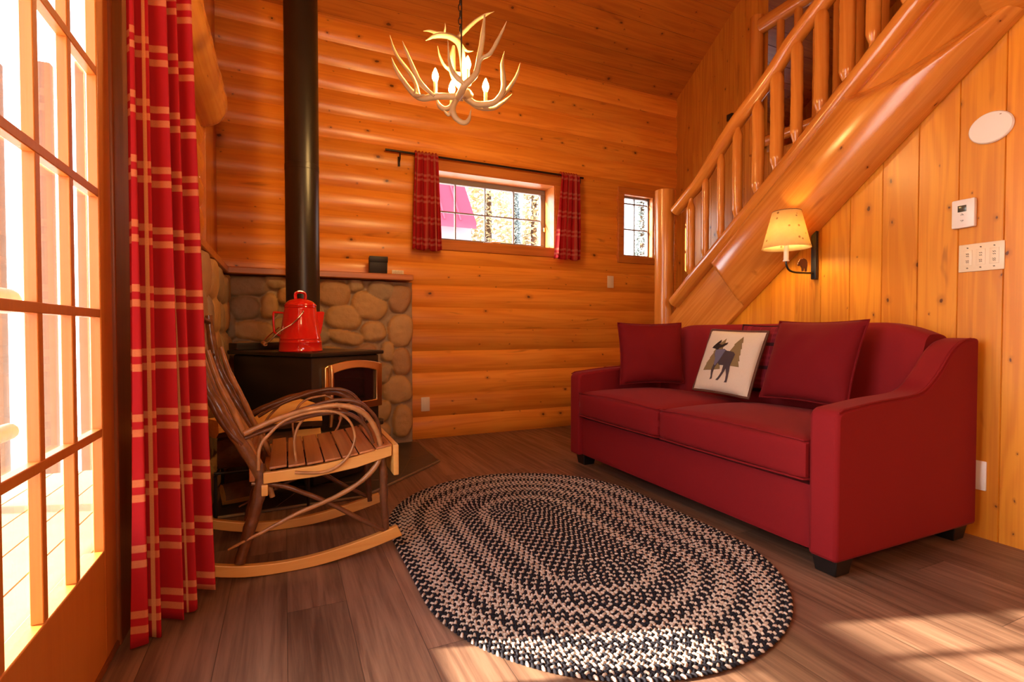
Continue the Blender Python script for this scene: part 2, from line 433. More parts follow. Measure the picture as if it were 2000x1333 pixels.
def profiled(name, u0, u1, v0, v1, pitch, prof, place, mat, holes=(), npf=10, off=0., du=.5, fr=None):
    """boards or logs running along u, stacked along v, with a profile of depth; holes = (ua,ub,va,vb)"""
    bm = bmesh.new()
    us = set([u0, u1]); 
    k = u0
    while k < u1: us.add(k); k += du
    for h in holes:
        us.update(x for x in h[:2] if u0 < x < u1)
    us = sorted(us)
    k0 = math.floor((v0 - off) / pitch); v = off + k0 * pitch
    while v < v1 - 1e-6:
        a, b = max(v, v0), min(v + pitch, v1)
        vv = set(v + pitch * x for x in fr) if fr else set(v + pitch * i / npf for i in range(npf + 1)); vv = {x for x in vv if a <= x <= b} | {a, b}
        for h in holes: vv.update(x for x in h[2:] if a < x < b)
        vv = sorted(vv)
        vv = [x for i, x in enumerate(vv) if i == 0 or x - vv[i - 1] > 1e-6]
        gr = {}
        def gv(i, j):
            if (i, j) not in gr:
                f = (vv[j] - v) / pitch
                gr[i, j] = bm.verts.new(place(us[i], vv[j], prof(min(max(f, 0), 1))))
            return gr[i, j]
        for i in range(len(us) - 1):
            for j in range(len(vv) - 1):
                cu, cv = (us[i] + us[i + 1]) / 2, (vv[j] + vv[j + 1]) / 2
                if any(h[0] < cu < h[1] and h[2] < cv < h[3] for h in holes): continue
                bm.faces.new((gv(i, j), gv(i + 1, j), gv(i + 1, j + 1), gv(i, j + 1)))
        v += pitch
    mb = MB(); mb.bm.free(); mb.bm = bm
    return mb.build(name, mat, None, 60)

logprof = lambda f: .024 * (1 - abs(2 * f - 1) ** 2.3)
def vgroove(w=.018, d=.006):
    return lambda f: d * min(1., min(f, 1 - f) / w)
VG = [0, .018, .022, .05, .5, .95, .978, .982, 1]

# ------------------------------------------------------------------ setting
XL, XP, XR, YB = -.46, 2.75, 3.72, 4.11
def S(o): o['kind'] = 'structure'; return o
mb = MB(); mb.box((-.6, -3.1, -.1), (5.6, 4.3, 0)); S(mb.build('floor', 'floor'))
W1 = (1.05, 2.27, 1.645, 2.235); W2 = (3.03, 3.40, 1.625, 2.245)
S(profiled('wall_back', -.5, 5.5, 0, 3.6, .1825, logprof, lambda u, v, d: (u, YB - d, v), 'siding', [W1, W2], 12))
DOOR = (.30, 1.86, 0., 2.36)
S(profiled('wall_left', -3.05, 4.11, 0, 6.4, .1825, logprof, lambda u, v, d: (XL + d, u, v), 'siding_left', [DOOR], 8))
# panelled wall under the stair: its top follows the stringer
def panel_top(y): return min(2.34, max(.55, .934 + (2.592 - y) * .848 + .10))
def pan(name, y0, y1, x, pitch, mat, top=None, z0=0., z1=2.4, sgn=-1, holes=(), off=0.):
    return profiled(name, z0, z1, y0, y1, pitch, vgroove(), lambda u, v, d: (x + sgn * d, v, min(u, top(v)) if top else u), mat, holes, 12, off, du=.1, fr=VG)
S(pan('wall_right', 1.005, 3.12, XP + .006, .158, 'panel', panel_top, 0, 2.4, off=.93))
mb = MB(); mb.box((XP, .985, 0), (XR + .1, 1.003, 2.45)); S(mb.build('wall_return', 'trim', bevel=.003))
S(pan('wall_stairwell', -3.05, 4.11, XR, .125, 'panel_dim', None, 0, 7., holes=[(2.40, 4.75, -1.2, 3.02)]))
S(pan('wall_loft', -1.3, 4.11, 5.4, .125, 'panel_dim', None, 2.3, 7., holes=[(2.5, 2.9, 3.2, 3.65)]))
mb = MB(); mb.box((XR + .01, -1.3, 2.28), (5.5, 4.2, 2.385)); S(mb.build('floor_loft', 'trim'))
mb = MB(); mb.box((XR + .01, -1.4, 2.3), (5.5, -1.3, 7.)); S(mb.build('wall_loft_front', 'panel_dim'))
mb = MB(); mb.box((XP + .01, -3.05, 2.44), (XR - .01, .98, 2.52)); S(mb.build('ceiling_under_loft', 'trim'))
SL = .69
ang = math.atan(SL)
def cplace(u, v, d):   # v is the run in y
    y = YB + .1 - v; z = 3.29 + SL * (YB - y)
    return (u, y - d * math.sin(ang) * 1., z - d * math.cos(ang))
S(profiled('ceiling', -.6, 5.6, 0, 4.2, .115, vgroove(.02, .005), cplace, 'ceil', (), 12, fr=[0, .02, .024, .06, .5, .94, .976, .98, 1]))
mb = MB(); f = lambda a, b, d: (d, a, b)
yr = YB + .1 - 4.2; zr = 3.29 + SL * (YB - yr)
mb.prism([(yr, zr), (-3.2, zr - SL * (yr + 3.2)), (-3.2, zr - SL * (yr + 3.2) + .05), (yr, zr + .05)], f, -.6, 5.6); S(mb.build('ceiling_front', 'ceil'))
mb = MB()
for a in ((-.6, 0, 5.6, 1.2), (-.6, 2.1, 5.6, 6.5), (-.6, 1.2, .7, 2.1), (1.7, 1.2, 5.6, 2.1)): mb.box((a[0], -3.1, a[1]), (a[2], -3.0, a[3]))
S(mb.build('wall_front', 'siding'))  # unseen wall; the opening in it is added to let fill daylight in
# corner board and header log on the left wall
mb = MB(); mb.box((XL, 3.56, 1.30), (XL + .034, YB - .02, 4.3)); S(mb.build('trim_1', 'trim', bevel=.003))
mb = MB(); mb.tube([(XL + .02, 1.985 + .04 * i, 2.24) for i in range(40)] + [(XL + .02, 3.575, 2.24)], lambda t: .145 * (1 - max(0, (t - .9) / .1) ** 2 * .35), 28, jit=.03); S(mb.build('trim_2', 'logY'))
mb = MB(); mb.box((XL + .004, 1.88, .0), (XL + .035, 2.6, .075)); S(mb.build('baseboard_left', 'dark_shaded_trim', bevel=.004))

# windows
def rect_frame(mb, x0, x1, z0, z1, w, y0, y1):
    mb.box((x0 - w, y0, z1), (x1 + w, y1, z1 + w)); mb.box((x0 - w, y0, z0 - w), (x1 + w, y1, z0))
    mb.box((x0 - w, y0, z0), (x0, y1, z1)); mb.box((x1, y0, z0), (x1 + w, y1, z1)); return mb
def window(name, hole, depth, casing, sashw, vb, hb, cas_mat, muntin=.011):
    w = thing(name, None, None, ((hole[0] + hole[1]) / 2, YB, hole[2])); w['kind'] = 'structure'
    x0, x1, z0, z1 = hole
    rect_frame(MB(), x0 + .002, x1 - .002, z0 + .002, z1 - .002, casing, YB - .040, YB + .005).build('casing', cas_mat, w, bevel=.004)
    rect_frame(MB(), x0 + .012, x1 - .012, z0 + .012, z1 - .012, .012, YB - .035, YB + depth + .03).build('reveal', 'trimX', w)
    rect_frame(MB(), x0 + .012 + sashw, x1 - .012 - sashw, z0 + .012 + sashw, z1 - .012 - sashw, sashw, YB + depth - .012, YB + depth + .03).build('sash', 'sash', w, bevel=.003)
    mb = MB()
    for x in vb: mb.box((x - muntin / 2, YB + depth - .002, z0 + .02), (x + muntin / 2, YB + depth + .016, z1 - .02))
    for z in hb: mb.box((x0 + .02, YB + depth - .001, z - muntin / 2), (x1 - .02, YB + depth + .015, z + muntin / 2))
    mb.build('muntins', 'sash', w)
    mb = MB(); mb.box((x0 + .02, YB + depth + .018, z0 + .02), (x1 - .02, YB + depth + .022, z1 - .02)); mb.build('pane', 'glass', w)
    return w
w1 = window('window_1', W1, .155, .075, .045, [1.375, 1.655, 1.937], [1.935], 'trimX')
mb = MB(); mb.tube([(1.60, YB + .05, 1.672), (1.66, YB + .06, 1.676), (1.70, YB + .05, 1.684), (1.76, YB + .05, 1.684)], .006, 8, 12); mb.box((1.62, YB + .06, 1.66), (1.72, YB + .10, 1.672)); mb.build('crank_handle', 'steel', w1)
mb = MB(); mb.box((2.238, YB + .125, 1.83), (2.256, YB + .14, 1.87), .003); mb.build('latch', 'brass', w1)
w2 = window('window_2', W2, .03, .062, .018, [3.212], [1.91, 2.165], 'trimX', .012)

# glazed door on the left
d1 = thing('door_1', None, None, (XL, 1.1, 0)); d1['kind'] = 'structure'
XG = XL + .02           # inner face of the leaf
mb = MB()
mb.box((XL - .006, 1.755, 0), (XL + .028, 1.86, 2.36)); mb.box((XL - .03, .30, 0), (XL + .028, .36, 2.36)); mb.box((XL - .03, .36, 2.30), (XL + .028, 1.755, 2.36))
mb.box((XL - .04, .36, 0), (XL + .024, 1.755, .0195)); mb.build('jamb', 'dark_shaded_trim', d1, bevel=.004)
mb = MB(); mb.box((XL - .005, 1.845, 0), (XL + .026, 1.93, 2.44)); mb.build('casing', 'dark_shaded_trim', d1, bevel=.005)
ys = [.600, .775, .950, 1.125, 1.300, 1.475, 1.655]; zs = [.315, .63, .945, 1.26, 1.575, 1.89, 2.20]
mb = MB()
mb.box((XG - .025, 1.655, .02), (XG, 1.752, 2.295)); mb.box((XG - .045, .365, .02), (XG, .60, 2.295))
mb.box((XG - .045, .60, .02), (XG, 1.655, .315)); mb.box((XG - .045, .60, 2.20), (XG, 1.655, 2.295))
mb.build('leaf_frame', 'doorwood', d1, bevel=.003)
mb = MB()
for y in ys[1:-1]: mb.box((XG - .024, y - .011, .315), (XG - .002, y + .011, 2.20))
for z in zs[1:-1]: mb.box((XG - .023, .60, z - .011), (XG - .001, 1.655, z + .011))
mb.build('muntins', 'doorwood', d1, bevel=.002)
mb = MB(); mb.box((XG - .026, .60, .31), (XG - .0235, 1.655, 2.205)); mb.build('pane', 'glass', d1)

# ------------------------------------------------------------------ stone facing, hearth, mantel
ST = [(0.34, 1.18, 0.115, 0.1), (0.5, 1.24, 0.053, 0.051), (0.69, 1.21, 0.1, 0.078), (0.83, 1.15, 0.082, 0.109), (0.6, 1.09, 0.129, 0.102), (0.41, 1.0, 0.124, 0.085), (0.63, 0.89, 0.094, 0.079), (0.84, 0.9, 0.094, 0.125), (0.84, 0.65, 0.073, 0.105), (0.81, 0.43, 0.114, 0.105), (0.85, 0.18, 0.074, 0.122), (0.74, 0.73, 0.05, 0.07), (0.71, 0.56, 0.052, 0.08), (0.42, 0.85, 0.135, 0.05), (0.70, 0.27, 0.055, 0.08), (-0.24, 1.21, 0.128, 0.068), (-0.26, 1.06, 0.09, 0.083), (-0.10, 1.08, 0.056, 0.091), (-0.05, 1.25, 0.07, 0.05), (0.01, 1.15, 0.05, 0.06), (-0.2, 0.9, 0.124, 0.065), (-0.345, 0.94, 0.037, 0.089), (0.12, 1.2, .09, .09), (.15, 1.02, .1, .08), (.0, .92, .07, .07), (.22, .86, .08, .06), (.56, .72, .09, .07), (.55, .52, .08, .1), (.56, .3, .07, .09), (.66, .1, .09, .07), (-.25, .75, .1, .07), (-.05, .76, .09, .08), (.1, .6, .1, .09), (.33, .68, .1, .09), (.33, .45, .1, .1)]
cols = [(.64, .35, .11), (.42, .27, .13), (.52, .25, .08), (.33, .22, .12), (.66, .38, .13), (.40, .19, .075)]
def stone_panel(bm, lay, stones, a0, a1, b0, b1, f, res, edge=None):
    na, nb = int((a1 - a0) / res), int((b1 - b0) / res)
    sc = [random.choice(cols) for _ in stones]
    P = [(random.random() * .5 - .25) for _ in stones]
    vs = []
    for i in range(na + 1):
        row = []
        for j in range(nb + 1):
            a = a0 + (a1 - a0) * i / na; b = b0 + (b1 - b0) * j / nb
            best, bi = 9, -1
            w = noise.noise(V((a * 9, b * 9, 3))) * .013; w2 = noise.noise(V((a * 9, b * 9, 13))) * .013
            for k, (x, z, rx, rz) in enumerate(stones):
                dx, dz = a - x + w, b - z + w2
                if abs(dx) > rx * 1.4 or abs(dz) > rz * 1.4: continue
                ca, sa = math.cos(P[k]), math.sin(P[k])
                u = abs(dx * ca + dz * sa) / (rx * 1.06); v = abs(-dx * sa + dz * ca) / (rz * 1.06)
                d = (u ** 2.5 + v ** 2.5) ** .4
                if d < best: best, bi = d, k
            if best < 1: h = .022 + .038 * (1 - best ** 5) ** .5; c = sc[bi]
            else: h = .022 - .012 * min(1, (best - 1) * 5); c = (.36, .25, .155)
            h += .004 * noise.noise(V((a * 30, b * 30, 0)))
            vtx = bm.verts.new(f(a, b, h)); vtx[lay] = (*c, 1); row.append(vtx)
        vs.append(row)
    for i in range(na):
        for j in range(nb): bm.faces.new((vs[i][j], vs[i + 1][j], vs[i + 1][j + 1], vs[i][j + 1]))
    return vs
mb = MB(); lay = mb.bm.verts.layers.float_color.new('stone_colour')
back = stone_panel(mb.bm, lay, ST, -.40, .935, 0.002, 1.285, lambda a, b, h: (a, 4.045 - h, b), .007)
for j in range(len(back[-1]) - 1):     # the end return at the open side
    a, b = back[-1][j], back[-1][j + 1]
    c = mb.bm.verts.new((a.co.x - .004, 4.082, a.co.z)); d = mb.bm.verts.new((b.co.x - .004, 4.082, b.co.z))
    for q, s_ in ((c, a), (d, b)): q[lay] = s_[lay]
    mb.bm.faces.new((a, c, d, b))
random.seed(21)
LS = []
for r_, zc in enumerate((.12, .34, .56, .78, .99, 1.18)):
    y = 2.62 + (.1 if r_ % 2 else 0)
    while y < 4.0:
        rx = random.uniform(.09, .16); LS.append((y + rx, zc + random.uniform(-.02, .02), rx, random.uniform(.095, .118))); y += 2 * rx + .012
stone_panel(mb.bm, lay, LS, 2.62, 4.03, .002, 1.285, lambda a, b, h: (-.41 + h * 1.25, a, b), .012)
random.seed(7)
sf = mb.build('stone_surround', 'stone', None, None, recalc=True)
tag(sf, 'rounded river rock facing in grey mortar wrapping the corner behind the wood stove', 'stone surround')
mt = MB()
mt.box((-.41, 3.93, 1.292), (.925, 4.08, 1.338)); mt.box((-.425, 2.6, 1.292), (-.345, 3.93, 1.338))
tag(mt.build('mantel_shelf', 'trimX', bevel=.006), 'narrow reddish wooden mantel shelf running along the top of the river rock', 'shelf')
bm_ = MB()
bm_.obox((.662, 4.0, 1.3395), (1, -.03, 0), (.03, 1, .0), (0, -.10, 1), (-.068, -.03, 0), (.068, .03, .128), .006)
bx = bm_.build('leather_box', 'black_leather'); tag(bx, 'small black leather box with a flap, standing on the stone mantel shelf', 'box')
q = MB(); q.obox((.662, 4.0, 1.3395), (1, -.03, 0), (.03, 1, .0), (0, -.10, 1), (-.070, -.036, .085), (.070, -.029, .13), .003); q.build('flap', 'black_leather', bx)
cd = MB(); cd.box((.775, 4.02, 1.3395), (.868, 4.026, 1.378), .001); cdo = cd.build('mantel_card', 'almond'); tag(cdo, 'little cream card propped at the open end of the mantel shelf beside the black box', 'card')
cl = MB()
for i in range(9): cl.box((.786 + i * .008, 4.018, 1.347 + .004 * (i % 2)), (.789 + i * .008, 4.0195, 1.366 + .004 * (i % 3)))
cl.build('printing', 'brass_ink', cdo)
hp = MB()
hp.prism([(-.325, 2.76), (.38, 2.79), (.95, 3.34), (.95, 3.97), (-.32, 3.97), (-.32, 3.3)], lambda a, b, d: (a, b, d), .0005, .012)
hpo = hp.build('hearth_pad', 'slate', bevel=.003); tag(hpo, 'flat dark slate hearth pad on the floor under the wood stove', 'hearth')
e_ = MB(); e_.tube([(-.325, 2.752, .007), (.38, 2.782, .007), (.958, 3.336, .007), (.958, 3.95, .007)], .007, 6)
e_.build('edge_strip', 'grout', hpo)
e_ = MB()
for p, q in (((-.05, 2.78), (.1, 3.1)), ((.1, 3.1), (.62, 3.03)), ((.62, 3.03), (.8, 3.5)), ((.8, 3.5), (.95, 3.55)), ((.8, 3.5), (.6, 3.9)), ((-.3, 3.05), (.1, 3.1))):
    e_.tube([(p[0], p[1], .0088), (q[0], q[1], .0088)], .004, 5)
e_.build('grout_line', 'grout', hpo)

# ------------------------------------------------------------------ wood stove
R_, N_ = V((.82, .57, 0)).normalized(), V((.57, -.82, 0)).normalized()
P0 = V((.13, 2.95, 0))
st = thing('wood_stove', 'black corner wood stove with a brass framed glass door', 'stove', (.12, 3.42, 0))
def sf_(s_, z, d): return P0 + R_ * s_ + N_ * d + V((0, 0, z))
def sb(mb, lo, hi, bev=.006): return mb.obox(P0, R_, N_, (0, 0, 1), lo, hi, bev)
sb(MB(), (.01, -.76, .30), (.51, -.012, .752), .012).build('body', 'stoveblack', st)
sb(MB(), (-.012, -.79, .753), (.532, .012, .778), .008).build('top_plate', 'stoveblack', st)
sb(MB(), (.0, -.79, .779), (.52, -.70, .822), .004).build('rear_heat_shield', 'stoveblack', st)
sb(MB(), (.07, -.68, .013), (.45, -.08, .30), .01).build('pedestal', 'stoveblack', st)
lip = MB(); lip.prism([(-.0, 0), (.0, .03), (.06, .085), (.46, .085), (.52, .03), (.52, 0)], lambda a, b, d: sf_(a, d, b - .012), .322, .345); lip.build('ash_lip', 'stoveblack', st, bevel=.004)
def arch(x0, x1, z0, z1, rise, n=14):
    return [(x0, z0), (x1, z0)] + [(x1 + (x0 - x1) * i / n, z1 + rise * (1 - (2 * i / n - 1) ** 2)) for i in range(n + 1)]
outer = arch(.075, .505, .43, .695, .030); inner = arch(.125, .455, .475, .655, .024)
fr = MB(); A = [[fr.bm.verts.new(sf_(a, b, dd)) for a, b in pl] for pl, dd in ((outer, -.01), (outer, .020), (inner, .026), (inner, .004))]
n = len(outer)
for X_, Y_ in zip(A, A[1:]):
    for i in range(n): fr.bm.faces.new((X_[i], X_[(i + 1) % n], Y_[(i + 1) % n], Y_[i]))
dr = fr.build('door', 'brass', st, 35, bevel=.004)
gl = MB(); gl.prism(inner, lambda a, b, d: sf_(a, b, d), -.008, .008); gl.build('glass', 'darkglass', dr)
h_ = MB(); h_.tube([sf_(.10, .36, .03), sf_(.10, .45, .04), sf_(.10, .66, .045), sf_(.10, .70, .03)], .011, 10, 20); h_.build('handle', 'brass', dr)
h_ = MB(); h_.tube([sf_(.17, .40, -.01), sf_(.17, .40, .03)], [.018, .016], 14); h_.build('air_control_knob', 'brass', st)
pp = MB(); pp.lathe([(.103, .7795), (.103, .80), (.1, .802), (.1, 1.9), (.1015, 1.902), (.1015, 1.935), (.1, 1.937), (.1, 3.652)], (.108, 3.455, 0), 48)
ppo = pp.build('stove_pipe', 'pipe', None, 30); tag(ppo, 'tall black flue pipe rising from the wood stove to the ceiling', 'stovepipe')

# coffee pot
cx, cy, cz = .085, 3.19, .7795
k = thing('coffee_pot', 'big red enamel camp coffee pot on top of the wood stove', 'coffee pot', (cx, cy, cz))
b_ = MB(); b_.lathe([(.118, 0), (.121, .004), (.119, .012), (.117, .05), (.119, .054), (.116, .058), (.113, .07), (.115, .074), (.112, .078), (.101, .16), (.088, .245), (.087, .252), (.089, .256), (.086, .262)], (cx, cy, cz), 56); b_.build('body', 'red_enamel', k, 50)
b_ = MB(); b_.lathe([(.088, .2625), (.089, .268), (.082, .277), (.066, .292), (.040, .304), (.0, .308)], (cx, cy, cz), 48, False); lid = b_.build('lid', 'red_enamel', k, 50)
b_ = MB(); b_.tube([(cx - .026, cy, cz + .303), (cx - .025, cy, cz + .335), (cx, cy, cz + .346), (cx + .025, cy, cz + .335), (cx + .026, cy, cz + .303)], .0065, 8, 18, flat=1.7); b_.build('knob', 'red_enamel', lid)
b_ = MB(); b_.tube([(cx - .088, cy, cz + .222), (cx - .130, cy, cz + .224), (cx - .143, cy, cz + .215), (cx - .140, cy, cz + .12), (cx - .134, cy, cz + .108), (cx - .103, cy, cz + .085)], .008, 8, 24, flat=.8); b_.build('handle', 'red_enamel', k)
b_ = MB()
b_.prism([(.098, .085), (.108, .10), (.120, .155), (.130, .226), (.127, .233), (.084, .231)], lambda a, b, d: (cx + a, cy + d * (1.3 if b < .15 else .9), cz + b), -.022, .022); b_.build('spout', 'red_enamel', k, 50, bevel=.008)
b_ = MB(); b_.tube([(cx + .012, cy - .106, cz + .232), (cx + .008, cy - .112, cz + .22), (cx - .018, cy - .115, cz + .188), (cx - .05, cy - .128, cz + .155), (cx - .11, cy - .127, cz + .115), (cx - .165, cy - .122, cz + .058), (cx - .185, cy - .09, cz + .045), (cx - .20, cy - .0, cz + .052), (cx - .17, cy + .05, cz + .09), (cx - .115, cy + .09, cz + .14)], .0035, 7, 50); bl = b_.build('bail_handle', 'steel', k)
b_ = MB(); b_.tube([(cx - .182, cy - .095, cz + .045), (cx - .199, cy - .02, cz + .050)], [.011, .014, .011], 10, 8); b_.build('grip', 'bark_pale', bl)

# ------------------------------------------------------------------ log rack and firewood
lr = thing('log_rack', 'low black iron log rack on the hearth pad holding firewood', 'log rack', (-.1, 2.86, .013))
for x in (-.30, .10):
    m_ = MB(); m_.tube([(x, 2.70, .016), (x, 2.70, .20), (x, 2.72, .215), (x, 2.96, .215), (x, 2.98, .20), (x, 2.98, .016)], .007, 8, 30); m_.build('leg', 'iron', lr)
m_ = MB()
m_ = MB()
for y in (2.74, 2.86, 2.95): m_.tube([(-.31, y, .222), (.12, y, .222)], .007, 8)
m_.build('rail', 'iron', lr)
def logpiece(name, p0, p1, prof, mat, label, taper=None):
    """firewood: a cross-section polygon swept from p0 to p1; bark side keeps rough bark"""
    p0, p1 = V(p0), V(p1); d = (p1 - p0).normalized(); up = (V((0, 0, 1)) - d * d.z).normalized(); sd = d.cross(up)
    mb = MB(); nn = 9; rings = []
    for i in range(nn + 1):
        p = p0.lerp(p1, i / nn); rings.append([]); k_ = taper(i / nn) if taper else 1.
        for j, (a, b, bark) in enumerate(prof):
            w = .006 * noise.noise(p * 14 + V((a * 40, b * 40, 0)))
            rings[-1].append(mb.bm.verts.new(p + sd * (a + w) + up * ((b if b < 0 else b * k_) + w)))
    m = len(prof)
    for A_, B_ in zip(rings, rings[1:]):
        for j in range(m):
            f_ = mb.bm.faces.new((A_[j], A_[(j + 1) % m], B_[(j + 1) % m], B_[j])); f_.material_index = 1 if prof[j][2] else 0
    mb.bm.faces.new(list(reversed(rings[0]))); mb.bm.faces.new(rings[-1])
    o = mb.build(name, [mat, 'logbark'], None, 35); return tag(o, label, 'firewood', 'firewood on the log rack')
def wedge(r, a0, a1, n=8, apex=(0, 0)):
    return [(apex[0], apex[1], 0)] + [(r * math.cos(a0 + (a1 - a0) * i / n), r * math.sin(a0 + (a1 - a0) * i / n), 1 if i < n else 0) for i in range(n + 1)]
rnd = lambda r: [(r * math.cos(2 * PI * i / 14), r * math.sin(2 * PI * i / 14), 1) for i in range(14)]
logpiece('firewood_log', (-.30, 2.80, .309), (.035, 2.82, .309), rnd(.078), 'split', 'thick round bark covered log lying low on the rack behind the rocking chair')
logpiece('firewood_log', (-.31, 2.72, .444), (-.175, 2.80, .446), [(-.05, -.035, 0), (-.03, -.045, 1), (.03, -.045, 1), (.055, -.02, 0), (.05, .035, 0), (-.045, .04, 0)], 'split', 'short pale quarter split sticking out toward the curtain at the end of the rack')
logpiece('firewood_log', (-.15, 2.83, .446), (.17, 2.84, .448), [(-.08, -.03, 1), (.06, -.04, 1), (.085, -.01, 0), (.03, .075, 0), (-.03, .085, 0), (-.085, .01, 0)], 'split', 'largest bright yellow split log on top of the firewood pile, beside the stove', lambda t: min(1.15, .12 + 2.4 * t) * (1 - .45 * max(0, t - .7) / .3))
logpiece('firewood_log', (.045, 2.83, .325), (.17, 2.83, .33), wedge(.075, -2.6, -.2, 8, (0, .06)), 'split', 'reddish split log wedged under the big yellow one on the rack')
logpiece('firewood_log', (-.03, 2.955, .273), (.075, 2.94, .273), [(-.035, -.04, 0), (.035, -.04, 0), (.035, .035, 0), (-.035, .035, 0)], 'split', 'small square pale split tucked at the back of the rack next to the stove')
logpiece('firewood_log', (-.29, 2.86, .064), (-.17, 2.90, .064), wedge(.07, .1, 2.6, 8, (0, -.035)), 'split', 'pale split log lying beneath the rack on the slate hearth')

# ------------------------------------------------------------------ rocking chair (faces +x)
rc = thing('rocking_chair', 'bent twig rocking chair with wooden slat seat and plank rockers', 'rocking chair', (.1, 2.28, 0))
YN, YF = 2.05, 2.50
def T3(pts, y): return [(a, y, b) for a, b in pts]
def rocker(y):
    up = [(-.34, .105), (-.26, .078), (-.14, .050), (0, .040), (.14, .050), (.30, .080), (.41, .108)]
    lo = [(-.34, .066), (-.26, .036), (-.14, .008), (0, .0005), (.14, .007), (.30, .034), (.43, .066)]
    P = catmull([V((a, 0, b)) for a, b in lo], 30); Q = catmull([V((a, 0, b)) for a, b in up], 30)
    poly = [(p.x, p.z) for p in P] + [(p.x, p.z) for p in reversed(Q)]
    mb = MB(); mb.prism(poly, lambda a, b, d: (a, y + d, b), -.012, .012); return mb
rocker(YN).build('rocker', 'rocker', rc, 30, bevel=.003); rocker(YF).build('rocker', 'rocker', rc, 30, bevel=.003)
def twig(name, pts, r, mat='bark', seg=9, n=40, jit=.22):
    mb = MB(); mb.tube(pts, r, seg, n, jit); return mb.build(name, mat, rc, 60)
for y, s_ in ((YN, -1), (YF, 1)):
    o2 = s_ * .016
    twig('rear_leg', T3([(-.085, .41), (-.085, .33), (-.10, .26), (-.13, .15), (-.155, .06)], y), [.018, .022, .021, .022, .019])
    twig('front_leg', T3([(.345, .45), (.355, .34), (.36, .20), (.368, .075)], y - s_ * .005), [.014, .017, .016, .013])
    bp = [(-.295, .965), (-.285, .85), (-.262, .735), (-.222, .64), (-.178, .55), (-.13, .46), (-.09, .38), (-.078, .30)]
    dy = .02 * s_
    twig('back_post', T3(bp, y), [.014, .018, .020, .021, .021, .021, .020, .017], 'bark_mid')
    twig('back_post_twig', [(a + .035 + .012 * math.sin(i), y - dy, b - .02) for i, (a, b) in enumerate(bp[1:])], [.009, .012, .012, .013, .012, .010], 'bark_pale')
    twig('back_post_twig', [(a - .012, y + dy * .6, b + .03 * (i > 3)) for i, (a, b) in enumerate(bp[1:6])], [.008, .011, .011, .009])
    # the long arm bow: from the back post over and down to cross the rear leg
    arm = [(-.135, .530), (-.05, .567), (.08, .604), (.19, .612), (.265, .588), (.315, .530), (.343, .450), (.330, .372), (.26, .303), (.15, .252), (.04, .218), (-.07, .170), (-.14, .142), (-.19, .120)]
    twig('arm_bow', T3(arm, y + o2), [.010, .010, .010, .011, .010, .010, .009, .008, .006, .004] if s_ < 0 else [.012, .016, .016, .016, .013, .011, .009, .008, .006, .004], 'bark_pale' if s_ < 0 else 'bark', 9, 90)
    arm2 = [(-.14, .508), (-.05, .538), (.08, .576), (.19, .583), (.25, .56), (.295, .51), (.32, .45)]
    if s_ < 0: twig('arm_bow', T3(arm2, y - o2 * .3), [.007, .009, .009, .008, .006], 'bark', 9, 60)
    arm3 = [(-.11, .52), (-.03, .565), (.08, .607), (.19, .628), (.275, .608), (.332, .545), (.352, .47)]
    twig('arm_bow', T3(arm3, y - o2 * 1.2), [.007, .008, .009, .008, .006], 'bark', 9, 60)
    twig('cross_brace', T3([(-.115, .343), (-.02, .325), (.05, .293), (.15, .236), (.26, .158), (.375, .085)], y - s_ * .0), [.009, .009, .009, .010, .009, .008])
    loop = [(-.09, .40), (-.085, .48), (-.05, .53), (.0, .572), (.09, .596), (.17, .592), (.222, .555), (.243, .49), (.222, .425), (.18, .385), (.13, .368), (.07, .372), (.03, .378)]
    twig('arm_loop', T3(loop, y + s_ * .040), [.006, .0055, .005, .0055, .006], 'bark_pale', 8, 80)
    twig('arm_loop', T3([(.17, .60), (.09, .585), (.045, .54), (.03, .48), (.035, .415), (.04, .385)], y - s_ * .016), .005, 'bark_pale', 8, 40)
    # side rail of the seat
    mb = MB(); mb.prism([(-.075, .345), (.10, .350), (.25, .368), (.385, .402), (.385, .448), (.25, .413), (.10, .392), (-.075, .385)], lambda a, b, d: (a, y + d, b), -.004 + s_ * .02 - .008, .004 + s_ * .02 + .008)
    mb.build('seat_rail', 'rocker', rc, 25, bevel=.003)
# seat slats across, front and rear rails
for i in range(7):
    x0 = -.055 + i * .063; zc = .392 + max(0, x0 + .02) ** 2 * .30 + .004
    mb = MB(); mb.obox((x0, 2.275, zc), (.058, 0, .004 + .020 * max(0, x0)), (0, 1, 0), (-.02 * max(0, x0), 0, 1), (0, -.262, 0), (1, .262, .009), .0)
    mb.build('seat_slat', 'slat', rc, bevel=.003)
mb = MB(); mb.box((.389, 2.005, .325), (.41, 2.555, .447), .004); mb.build('front_rail', 'rocker', rc)
mb = MB(); mb.box((-.122, 2.045, .350), (-.102, 2.53, .455), .004); mb.build('rear_rail', 'slat', rc)
mb = MB(); mb.box((-.082, 2.02, .30), (-.06, 2.53, .34), .003); mb.build('rear_rail', 'rocker', rc)
for i, (z, xx) in enumerate(((.94, -.29), (.80, -.275))):
    twig('back_bow', [(xx, YN - .01, z - .01), (xx - .03, YN + .1, z + .015), (xx - .04, 2.275, z + .02), (xx - .03, YF - .1, z + .015), (xx, YF + .01, z - .01)], .011, 'bark', 9, 40)
for yy in (2.13, 2.205, 2.275, 2.345, 2.42):
    twig('back_slat', [(-.115, yy, .42), (-.19, yy, .55), (-.255, yy, .68), (-.30, yy, .82), (-.325, yy, .955)], [.009, .011, .010, .008], 'bark_pale', 8, 24)

